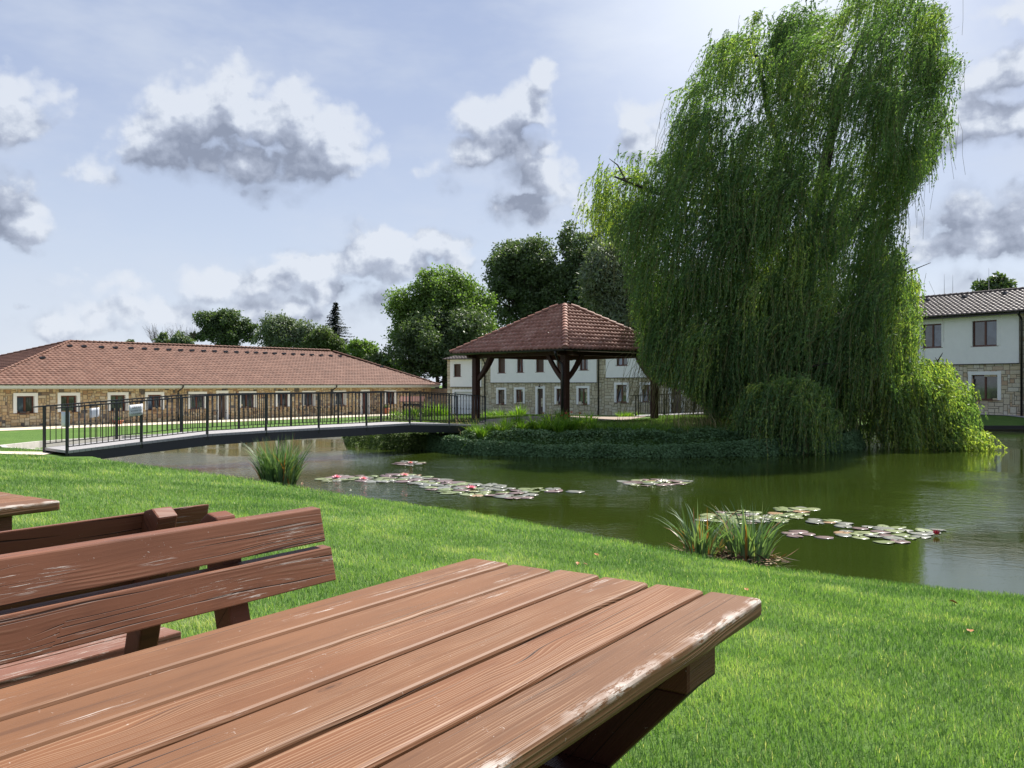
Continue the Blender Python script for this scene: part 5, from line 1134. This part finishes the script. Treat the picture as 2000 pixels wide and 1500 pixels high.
# ======== trees ========
def limb(mb, a, b, r0, r1, n=6, bend=.12, seg=5):
    a, b = Vector(a), Vector(b); L = (b-a).length; pts = []; off = Vector((random.uniform(-1,1), random.uniform(-1,1), random.uniform(0,.8)))*L*bend
    for i in range(seg+1): t = i/seg; pts.append(a.lerp(b, t)+off*math.sin(math.pi*t))
    mb.tube(pts, [r0+(r1-r0)*i/seg for i in range(seg+1)], n); return pts
def broadleaf(name, D, base_px, blobs, nleaf, lsize, mat, bark, label, group=None, sub=9, gap=.5, depthk=1.0, shell=.55, drop=0., trunk_r=.35, base_z=-1.0, wisp=0., limbs=True, subr=.42, cat='tree', stretch=1.0):
    bx = (base_px-1000)/F*D; root = empty(name, (bx, D, base_z), 0, label, cat, group)
    cl = []; tot = sum(b[2]*b[3] for b in blobs); k_ = D/F
    for (px, py, rx, ry) in blobs:
        c = at(px, py, D); R = np.array([rx*k_, min(rx, ry)*k_*depthk, ry*k_]); m = max(3, int(sub*rx*ry/tot*len(blobs)))
        for _ in range(m):
            d = unit(RNG.normal(0, 1, 3)); q = np.array(c)+d*R*(RNG.random()**.4)*.95; sc0 = math.sqrt(R[0]*R[2]); cl.append((q, np.array([sc0, sc0*depthk, sc0*.8])*subr*RNG.uniform(.45,1.35)))
    wts = np.array([r[0]*r[2] for _, r in cl]); wts /= wts.sum(); ci = RNG.choice(len(cl), nleaf, p=wts)
    Cc = np.array([c for c, _ in cl])[ci]; Rr = np.array([r for _, r in cl])[ci]
    d = unit(RNG.normal(0, 1, (nleaf, 3))+np.array([0,0,.25])); rad = shell+(1-shell)*RNG.random(nleaf)**.7; rad = np.where(RNG.random(nleaf) < .25, RNG.random(nleaf), rad)
    fluff = (1+np.abs(RNG.normal(0, .22, nleaf)))*(1+.22*np.sin(d[:,0]*9+ci)*np.sin(d[:,2]*7+ci*.7)+wisp*np.abs(RNG.normal(0, .3, nleaf)))
    P_ = Cc+d*Rr*(rad*fluff)[:, None]; P_[:, 2] -= drop*RNG.random(nleaf)
    Ld = unit(d*.6+RNG.normal(0, .7, (nleaf, 3))+np.array([0,0,-.35])); Wd_ = unit(np.cross(Ld, d+RNG.normal(0, .5, (nleaf, 3))))
    sz = lsize*(.6+.8*RNG.random(nleaf)); V, Q = leaves(P_, Ld, Wd_, sz*stretch, sz*.62/stretch**.5, .12)
    shade = RNG.random(len(cl))[ci]; r = np.clip(.35*shade+.5*RNG.random(nleaf)+.15*d[:,2], 0, 1)
    np_mesh('crown', V, Q, mat, root, np.repeat(r, 4))
    mb = MB(); top = max(cl, key=lambda e: e[0][2])[0]; cen = np.mean([c for c, _ in cl], 0)
    fork = Vector((bx*.5+cen[0]*.5, D, base_z+(cen[2]-base_z)*.42)); tp = limb(mb, (bx, D, base_z), fork, trunk_r, trunk_r*.7, 8, .04); 
    cc = Vector((cen[0], cen[1], base_z+(top[2]-base_z)*.86)); tp2 = limb(mb, fork, cc, trunk_r*.7, trunk_r*.12, 7, .05, 7)
    if limbs:
        for j, (c, R) in enumerate(cl):
            if j % 2 and len(cl) > 40: continue
            s0 = tp2[min(6, int(7*max(0, min(.95, (c[2]-fork.z)/max(1, cc.z-fork.z)*.65))))] if c[2] > fork.z else fork
            limb(mb, s0, tuple(c), trunk_r*.22, .02, 5, .10)
    mb.build('trunk', bark, root); fix_children(root); return root
broadleaf('ash_tree', 92, 868, [(868,582,66,54),(806,610,52,58),(930,622,52,62),(865,645,85,60),(795,655,40,50),(945,590,30,32),(826,558,42,32),(962,640,22,34),(895,555,45,30)], 52000, .27, M['tree_mid'], M['bark_dark'], 'large round light green tree between the hall roof and the gazebo', sub=30, trunk_r=.4, subr=.30)
broadleaf('dark_tree', 88, 850, [(850,665,80,62),(785,690,38,48),(915,675,60,66),(820,720,60,32),(880,715,70,36)], 32000, .27, M['tree_dark'], M['bark_dark'], 'dark dense shrubby tree mass below the light green tree, beside the white house', sub=30, trunk_r=.3, subr=.30)
broadleaf('poplar', 100, 1015, [(1010,500,62,48),(985,545,45,40),(1050,540,55,55),(1010,595,60,50),(965,560,24,40),(1045,600,40,50)], 44000, .30, M['tree_dark'], M['bark_dark'], 'tall dark tree with a domed crown behind the gazebo roof, left of two', 'tall dark trees behind the gazebo', sub=30, trunk_r=.45, subr=.30)
broadleaf('poplar', 98, 1135, [(1125,480,45,42),(1150,530,48,60),(1105,560,34,70),(1160,600,60,60),(1190,470,34,40)], 40000, .30, M['tree_dark'], M['bark_dark'], 'tall dark tree with a ragged crown behind the gazebo roof, right of two', 'tall dark trees behind the gazebo', sub=30, trunk_r=.45, subr=.30)
broadleaf('white_willow', 84, 1205, [(1205,520,50,60),(1215,575,45,55),(1185,560,35,60),(1235,620,50,50)], 32000, .28, M['tree_grey'], M['bark_dark'], 'silvery grey green tree between the dark trees and the big willow', sub=14, wisp=.5, drop=.8, stretch=1.6)
broadleaf('oak_tree', 105, 430, [(432,640,46,30),(400,650,26,18),(470,640,26,24),(425,618,26,15),(455,660,44,22),(382,662,18,12)], 16000, .30, M['tree_dark'], M['bark_dark'], 'dark spreading oak rising behind the hall roof', sub=9, trunk_r=.35, subr=.34)
broadleaf('round_tree', 100, 560, [(560,655,52,34),(525,668,30,24),(598,665,30,26),(562,632,32,15)], 20000, .26, M['tree_grey'], M['bark'], 'pale grey green rounded tree right of the oak behind the hall', sub=12, wisp=.3)
broadleaf('round_tree', 98, 640, [(640,672,42,24),(615,665,24,20),(668,682,24,18)], 12000, .26, M['tree_olive'], M['bark'], 'olive green rounded tree in front of the spruce behind the hall', sub=10, wisp=.3)
broadleaf('bushy_tree', 94, 700, [(702,690,34,20),(735,700,28,16),(760,716,34,16),(722,712,30,16)], 12000, .26, M['tree_mid'], M['bark'], 'small bushy tree over the sloping right end of the hall roof', sub=10)
broadleaf('bushy_tree', 90, 745, [(742,706,20,14),(725,697,12,10)], 2500, .34, M['tree_olive'], M['bark'], 'yellow green bush between the hall roof and the big round tree', sub=8)
broadleaf('shrub', 96, 335, [(322,662,18,14),(350,660,14,16),(340,668,30,10)], 2600, .30, M['tree_grey'], M['bark'], 'thin grey green shrub at the left of the oak', sub=7, wisp=.5)
broadleaf('shrub', 96, 255, [(256,668,9,4)], 300, .30, M['tree_grey'], M['bark'], 'tiny shrub top peeping over the hall roof ridge', sub=5, limbs=False)
broadleaf('garden_tree', 74, 1945, [(1950,552,22,14),(1925,556,16,8),(1975,552,12,9),(1945,565,38,14),(1948,537,7,8)], 1700, .38, M['tree_dark'], M['bark_dark'], 'small dark tree top behind the grey roof of the right house', sub=10, subr=.3)
# two bare trees by the oak
for i, px in enumerate((318, 362)):
    D_ = 97; x = (px-1000)/F*D_; root = empty('bare_tree', (x, D_, -1), 0, ['leafless tree with fine bare twigs, further left above the hall ridge', 'leafless tree with fine bare twigs, just left of the oak'][i], 'tree', 'bare trees'); mb = MB(); f = Vector((x, D_, 4.4)); limb(mb, (x, D_, -1), f, .15, .1, 6)
    for j in range(26):
        a = at(px+random.uniform(-32,22), random.uniform(638,664), D_); m_ = f.lerp(a, .5)+Vector((random.uniform(-.4,.4), 0, -.2)); pts = [f, m_, a]; mb.tube(pts, [.05,.03,.012], 4, cap=False)
        for _ in range(3): e = a+Vector((random.uniform(-.8,.6), random.uniform(-.3,.3), random.uniform(-.1,.7))); mb.tube([m_.lerp(a, random.uniform(.2,.9)), e], [.018,.008], 3, cap=False)
    mb.build('trunk', M['bark'], root); fix_children(root)
# spruce
D_ = 108; x = (655-1000)/F*D_; root = empty('spruce', (x, D_, -1), 0, 'dark pointed spruce behind the hall', 'tree'); ztop = at(650, 588, D_).z; V, Q, R_, b = [], [], [], 0
for i in range(60):
    t = i/59; z = ztop-.2-t*(ztop-1.5)*.8; rr = (.15+t*4.6)*(1+.25*math.sin(i*2.3)); 
    for j in range(5+int(8*t)):
        a = random.random()*6.283; L = rr*random.uniform(.6,1.1); d = np.array([math.cos(a), math.sin(a), 0]); n = int(14+26*t); s_ = RNG.random(n)
        P_ = np.array([x-.3*(1-t)*0, D_, z])+d*(s_*L)[:, None]+np.array([0,0,1])*(-.28*L*s_+.16*L*s_**2)[:, None]; sd = np.array([-d[1], d[0], 0]); Ld = unit(d*.6+sd*RNG.choice([-1,1], n)[:, None]*.8+RNG.normal(0,.25,(n,3))+np.array([0,0,-.3])); Wd_ = unit(np.cross(Ld, np.array([0,0,1.])+RNG.normal(0,.3,(n,3))))
        v, q_ = leaves(P_, Ld, Wd_, .38*(1.1-.5*s_), .13); V.append(v); Q.append(q_+b); b += len(v); R_.append(np.repeat(RNG.random(n), 4))
np_mesh('crown', np.vstack(V), np.vstack(Q), M['conifer'], root, np.concatenate(R_)); mb = MB(); mb.tube([(x,D_,-1),(x,D_,ztop)], [.25,.02], 8); mb.build('trunk', M['bark_dark'], root); fix_children(root)
# ======== the great willow ========
WD = 36.5
POLY = np.array([(1395,100),(1380,60),(1420,45),(1462,68),(1470,22),(1500,30),(1530,40),(1545,10),(1575,0),(1620,-25),(1700,-40),(1790,-30),(1830,0),(1850,25),(1848,60),(1865,95),(1884,112),(1870,140),(1868,190),(1855,235),(1825,300),(1795,345),(1765,385),(1745,440),(1765,465),(1785,505),(1795,560),(1798,640),(1795,700),(1740,760),(1690,790),(1650,800),(1560,790),(1470,800),(1400,800),(1330,770),(1270,720),(1252,640),(1258,560),(1252,500),(1215,470),(1175,440),(1135,410),(1160,370),(1158,310),(1190,300),(1235,285),(1262,290),(1290,320),(1310,290),(1318,240),(1312,190),(1340,160),(1370,140)], float)
POLY2 = np.vstack([POLY[:31], [(1798,690),(1760,730),(1725,745),(1700,735),(1680,790),(1640,850),(1560,840),(1440,800),(1400,810),(1375,775),(1330,745),(1290,735),(1262,700)], POLY[40:]])
m_ = (POLY[:,0] > 1100) & (POLY[:,0] < 1300) & (POLY[:,1] > 285) & (POLY[:,1] < 480)
POLY[m_, 0] += 95*np.clip((1260-POLY[m_, 0])/120, 0, 1)
def inpoly(X, Y, poly):
    d, _, _, ins = seg_dist(X, Y, poly); return np.where(ins, d, -d)
def strands(HX, HY, HD, heads_len, ns, wind, spread, seed, clip=None, leaf=.135, zfloor=None, wmul=1.0, tuft=.14):
    """HX,HY photo columns/rows of twig heads, HD depth -> hanging twigs clothed with leaves; returns leaf arrays and twig polylines"""
    rg = np.random.default_rng(seed); n = len(HX)
    h = np.stack([(HX-1000)/F*HD, HD, EYE+(HZ-HY)/F*HD], 1)
    idx_ = np.repeat(np.arange(n), ns); m = len(idx_); P_ = h[idx_]+rg.normal(0, tuft, (m, 3))*np.array([1, 1, .6]); L = heads_len[idx_]*rg.uniform(.45, 1.15, m)
    az = rg.uniform(0, 2*np.pi, m); out = np.stack([np.cos(az), np.sin(az), 0*az], 1)*(spread*rg.uniform(.2, 1, m))[:, None]
    ha = rg.normal(0, .75, n)[idx_]; out = out+np.stack([wind*(1+ha), .25*ha, 0*az], 1)
    K = 9; pts = []
    lf = rg.uniform(.25, .6, n)[idx_]*(L > .5)
    ph = rg.uniform(0, 6.28, n)[idx_]
    for k_ in range(K+1):
        t = k_/K; s_ = t*L
        horiz = out*((1-np.exp(-s_*1.5))*.75+s_*.10)[:, None]
        z = lf*.45*np.sin(np.minimum(s_*2.2, np.pi))*np.exp(-s_) - s_*(.55+.45*sstep(s_/1.2))
        wig = np.stack([np.sin(s_*2.4+ph), np.cos(s_*1.9+ph*1.3), 0*s_], 1)*(.05*np.minimum(s_, 1.5))[:, None]
        pts.append(P_+horiz+wig+np.stack([0*z, 0*z, z], 1))
    pts = np.stack(pts, 1)                                        # m,K+1,3
    per = np.maximum(6, (L/.042)).astype(int); si = np.repeat(np.arange(m), per); u = rg.random(len(si)); f = u*K; i0 = np.minimum(f.astype(int), K-1); fr_ = (f-i0)[:, None]
    C = pts[si, i0]*(1-fr_)+pts[si, i0+1]*fr_; T_ = unit(pts[si, i0+1]-pts[si, i0])
    ok = np.ones(len(C), bool)
    if clip is not None:
        cx = 1000+F*C[:,0]/C[:,1]; cy = HZ-F*(C[:,2]-EYE)/C[:,1]; dd = inpoly(cx, cy, clip); ok = dd > -18*rg.random(len(C))
    if zfloor is not None: ok &= C[:,2] > zfloor
    C, T_, si, u = C[ok], T_[ok], si[ok], u[ok]; q = len(C); sd = unit(np.cross(T_, rg.normal(0, 1, (q, 3))))
    Ld = unit(T_*rg.uniform(.5, 1.3, q)[:, None]+sd*rg.uniform(.25, .8, q)[:, None]+np.array([wind*.15, 0, -.25])); Wd_ = unit(np.cross(Ld, rg.normal(0, 1, (q, 3))))
    ln = leaf*rg.uniform(.65, 1.35, q)*(1-.25*u); V, Q = leaves(C, Ld, Wd_, ln, .040*wmul*rg.uniform(.8, 1.25, q), .1)
    tone = rg.normal(0, .20, n)[idx_[si]]; hx_, hy_ = HX[idx_[si]], HY[idx_[si]]; reg = .16*np.sin(hx_/71+seed)*np.sin(hy_/53+1.3*seed)+.10*np.sin(hx_/29+hy_/37); r = np.clip(.42+tone+reg+rg.normal(0, .16, q), 0, .95)
    return V, Q, r, pts, m
rg = np.random.default_rng(5)
def heads(poly, n, xlim=None, Dc=WD, thick=4.6, shape=95., front=.62):
    x0, y0 = poly.min(0); x1, y1 = poly.max(0); X = []; Y = []
    while len(X) < n:
        a, b = rg.uniform(x0, x1), rg.uniform(y0, y1); d = inpoly(np.array([a]), np.array([b]), poly)[0]
        if d > 3: X.append(a); Y.append(b)
    X, Y = np.array(X), np.array(Y); d = inpoly(X, Y, poly); T_ = thick*np.sqrt(np.clip(d/shape, .02, 1)); s_ = np.where(rg.random(n) < front, -1, 1)
    # bias to the outer shell of the crown
    return X, Y, Dc+s_*T_*np.sqrt(rg.random(n)*.75+.25)
allV, allQ, allR, nv = [], [], [], 0; twigs = []
def addw(res, tw=1, rshift=0.):
    global nv
    V, Q, r, pts, m = res; allV.append(V); allQ.append(Q+nv); nv += len(V); allR.append(np.repeat(np.clip(r+rshift, 0, 1), 4)); twigs.append(pts[::tw])
X, Y, D_ = heads(POLY, 470); hl = np.where(Y < 330, 1.7, 2.3)+rg.random(len(X))*.9
addw(strands(X, Y, D_, hl, 25, -.78, .36, 21, POLY2, tuft=.34))
X2, Y2, E2 = heads(POLY, 240, thick=3.6, front=.5); addw(strands(X2, Y2, E2, np.full(len(X2), 1.8), 7, -.6, .6, 31, POLY2), rshift=-.12)
# edge tufts sweeping past the outline
d = inpoly(X, Y, POLY); e = (d < 30) & (Y < 660) & ~((X < 1330) & (Y > 380)); addw(strands(X[e], Y[e], D_[e], hl[e]*.6, 9, -.6, .4, 22, None))
# the front curtain hanging low and the drooping masses
LOW = np.array([(1255,560),(1400,520),(1560,540),(1690,500),(1760,470),(1790,560),(1795,690),(1720,740),(1560,760),(1400,760),(1270,720)], float)
X, Y, D_ = heads(LOW, 200, Dc=35.2, thick=3.2, front=.8); addw(strands(X, Y, D_, np.full(len(X), 2.7), 15, -.40, .30, 23, POLY2, zfloor=-.75, tuft=.28))
CUR1 = np.array([(1440,800),(1455,760),(1490,735),(1540,720),(1590,730),(1625,760),(1642,800),(1640,840),(1600,850),(1540,850),(1470,850),(1440,830)], float)
X, Y, D_ = heads(CUR1, 150, Dc=31.6, thick=1.3, shape=30, front=.7); Y = np.minimum(Y, 845); addw(strands(X, Y, D_, np.full(len(X), 1.35), 8, -.32, .4, 24, None, zfloor=WATER+.04), rshift=.02)
CUR2 = np.array([(1700,730),(1740,705),(1790,700),(1835,705),(1875,735),(1895,775),(1900,810),(1880,835),(1800,840),(1720,840),(1695,800)], float)
X, Y, D_ = heads(CUR2, 190, Dc=34.4, thick=1.9, shape=35, front=.6); addw(strands(X, Y, D_, np.full(len(X), 1.6), 12, .22, .45, 25, None, zfloor=WATER+.04, tuft=.2), rshift=.28)
CUR3 = np.array([(1870,812),(1905,830),(1935,860),(1940,875),(1880,878),(1830,876),(1840,830)], float)
X, Y, D_ = heads(CUR3, 70, Dc=33.0, thick=.9, shape=25, front=.6); addw(strands(X, Y, D_, np.full(len(X), .6), 7, .35, .45, 26, None, zfloor=WATER+.03), rshift=.5)
CUR4 = np.array([(1650,760),(1700,740),(1720,800),(1700,850),(1640,850)], float)
X, Y, D_ = heads(CUR4, 34, Dc=35.4, thick=1.2, shape=30); addw(strands(X, Y, D_, np.full(len(X), 1.3), 6, .1, .4, 27, None, zfloor=WATER+.1), rshift=-.05)
SIDE = np.array([(1690,500),(1745,460),(1785,510),(1795,600),(1740,620),(1690,600)], float)
X, Y, D_ = heads(SIDE, 60, Dc=36.5, thick=1.8, shape=40); addw(strands(X, Y, D_, np.full(len(X), 2.2), 7, .12, .35, 28, None), rshift=.2)
LBC = np.array([(1120,415),(1140,300),(1235,275),(1330,290),(1330,520),(1262,520),(1225,478),(1180,470)], float)
LB = np.array([(1140,405),(1165,320),(1235,290),(1280,300),(1300,380),(1300,450),(1250,470),(1180,430)], float)
X, Y, D_ = heads(LB, 60, Dc=37, thick=2.0, shape=50); addw(strands(X, Y, D_, np.full(len(X), 1.35), 8, -.25, .35, 29, LBC, tuft=.25), rshift=.22)
wx = (1545-1000)/F*WD; wroot = empty('weeping_willow', (wx, WD, -.45), 0, 'huge weeping willow on the island, leaning crown with twigs trailing into the pond', 'tree')
crown = np_mesh('crown', np.vstack(allV), np.vstack(allQ), M['willow'], wroot, np.concatenate(allR))
# twigs
TW = np.vstack(twigs)[::3]; m, K1, _ = TW.shape; off = np.array([.006, 0, 0]); T2 = TW[:, ::3]; K1 = T2.shape[1]; V = np.stack([T2-off, T2+off], 2).reshape(-1, 3); i = (np.arange(m)*K1*2)[:, None]; j = np.arange(K1-1)[None]
b = (i+2*j).ravel(); Q = np.stack([b, b+1, b+3, b+2], 1); M['twig'] = simple('willow_twig', (.16,.14,.05), .7, .2, 9); np_mesh('twigs', V, Q, M['twig'], wroot)['kind'] = 'stuff'
mb = MB(); rnd_ = random.Random(4)
B0 = Vector((wx-.2, WD, -.6)); f1 = at(1535, 700, WD); mb.tube([B0, B0.lerp(f1, .5)+Vector((-.1,0,0)), f1], [.55,.45,.42], 12)
f2 = at(1560, 560, WD+.2); mb.tube([f1, f2, at(1590,430,WD), at(1620,280,WD+.3), at(1650,150,WD), at(1690,60,WD)], [.42,.36,.30,.22,.14,.05], 10)
mains = [(f1, (1500,600), (1440,480), (1400,360), (1380,230)), (f2, (1500,470), (1400,400), (1290,380), (1200,345)), (f2, (1650,470), (1720,340), (1770,220), (1800,110)), (at(1590,430,WD), (1540,330), (1500,220), (1480,110)), (f1, (1640,640), (1700,560), (1725,540), (1735,580)), (f1, (1620,700), (1700,715), (1760,740), (1850,740)), (f1, (1500,720), (1480,735), (1520,735), (1580,745)), (f1, (1680,740), (1750,770), (1830,790), (1900,825))]
for k_, mm in enumerate(mains):
    pts = [Vector(mm[0])]; dz = rnd_.uniform(-1.6, .6) if k_ < 5 else 0
    for j, (px, py) in enumerate(mm[1:]): Dq = WD+dz*(j+1)/3; Dq = [Dq, 34.5-.0*j][k_ in (5, 7)] if k_ != 6 else 35.5-1.2*j; pts.append(at(px, py, Dq))
    mb.tube(pts, [.20,.16,.12,.07,.04][:len(pts)], 8)
    for _ in range(12):
        q = rnd_.randrange(1, len(pts)); a = pts[q-1].lerp(pts[q], rnd_.random()); e = a+Vector((rnd_.uniform(-1.6,1.3), rnd_.uniform(-1.5,1.5), rnd_.uniform(-.3,1.1))); m2 = a.lerp(e, .5)+Vector((0,0,.2)); mb.tube([a, m2, e], [.045,.03,.012], 5, cap=False)
mb.build('trunk', M['bark_dark'], wroot)
fix_children(wroot)
# small garden things beyond the bridge
p = Vector(HALL.p(HALL.s_at(737), 1.0, G1)); r_ = empty('potted_plant', p, 0, 'orange terracotta pot with a dark plant by the hall wall, near the brown door', 'pot'); mb = MB(); mb.tube([(0,0,0),(0,0,.42),(0,0,.5)], [.17,.24,.26], 16); mb.build('pot', M['ceramic'], r_)
c = clump('plant', 0, 0, .48, 60, .35, .9, .05, M['ivy'], base_r=.15); c.parent = r_
p = Vector(HALL.p(HALL.s_at(215), .9, G1)); r_ = empty('potted_plant', p, 0, 'low terracotta bowl with a dark plant against the hall wall near the paper notices', 'pot'); mb = MB(); mb.tube([(0,0,0),(0,0,.2),(0,0,.24)], [.2,.3,.31], 16); mb.build('pot', M['ceramic'], r_)
c = clump('plant', 0, 0, .22, 60, .3, .9, .05, M['ivy'], base_r=.15); c.parent = r_
D_ = 60; x = (805-1000)/F*D_; z0 = hz1(x, D_); r_ = empty('garden_shelter', (x, D_, z0), 0, 'small roofed wooden wishing well in the bed beyond the bridge', 'well'); w = .6; zt = at(805, 781, D_).z-z0
mb = MB(); mb.hexa([(-.85,-.5,zt-.15),(.85,-.5,zt-.15),(.85,0,zt+.2),(-.85,0,zt+.2),(-.85,-.5,zt-.10),(.85,-.5,zt-.10),(.85,0,zt+.25),(-.85,0,zt+.25)]); mb.hexa([(-.85,.003,zt+.2),(.85,.003,zt+.2),(.85,.5,zt-.15),(-.85,.5,zt-.15),(-.85,.003,zt+.25),(.85,.003,zt+.25),(.85,.5,zt-.10),(-.85,.5,zt-.10)]); mb.build('roof', M['tile_gazebo'], r_)
for sx in (-w, w): mb = MB(); mb.box(sx-.06, sx+.06, -.06, .06, 0, zt+.16); mb.build('post', M['post'], r_)
mb = MB(); mb.tube([(0,0,0),(0,0,.6)], [.48,.48], 12); mb.build('shaft', M['stone_dark'], r_); mb = MB(); mb.tube([(-.54,0,zt-.35),(.54,0,zt-.35)], .07, 8); mb.build('windlass', M['post'], r_)
r_.name = 'wishing_well'
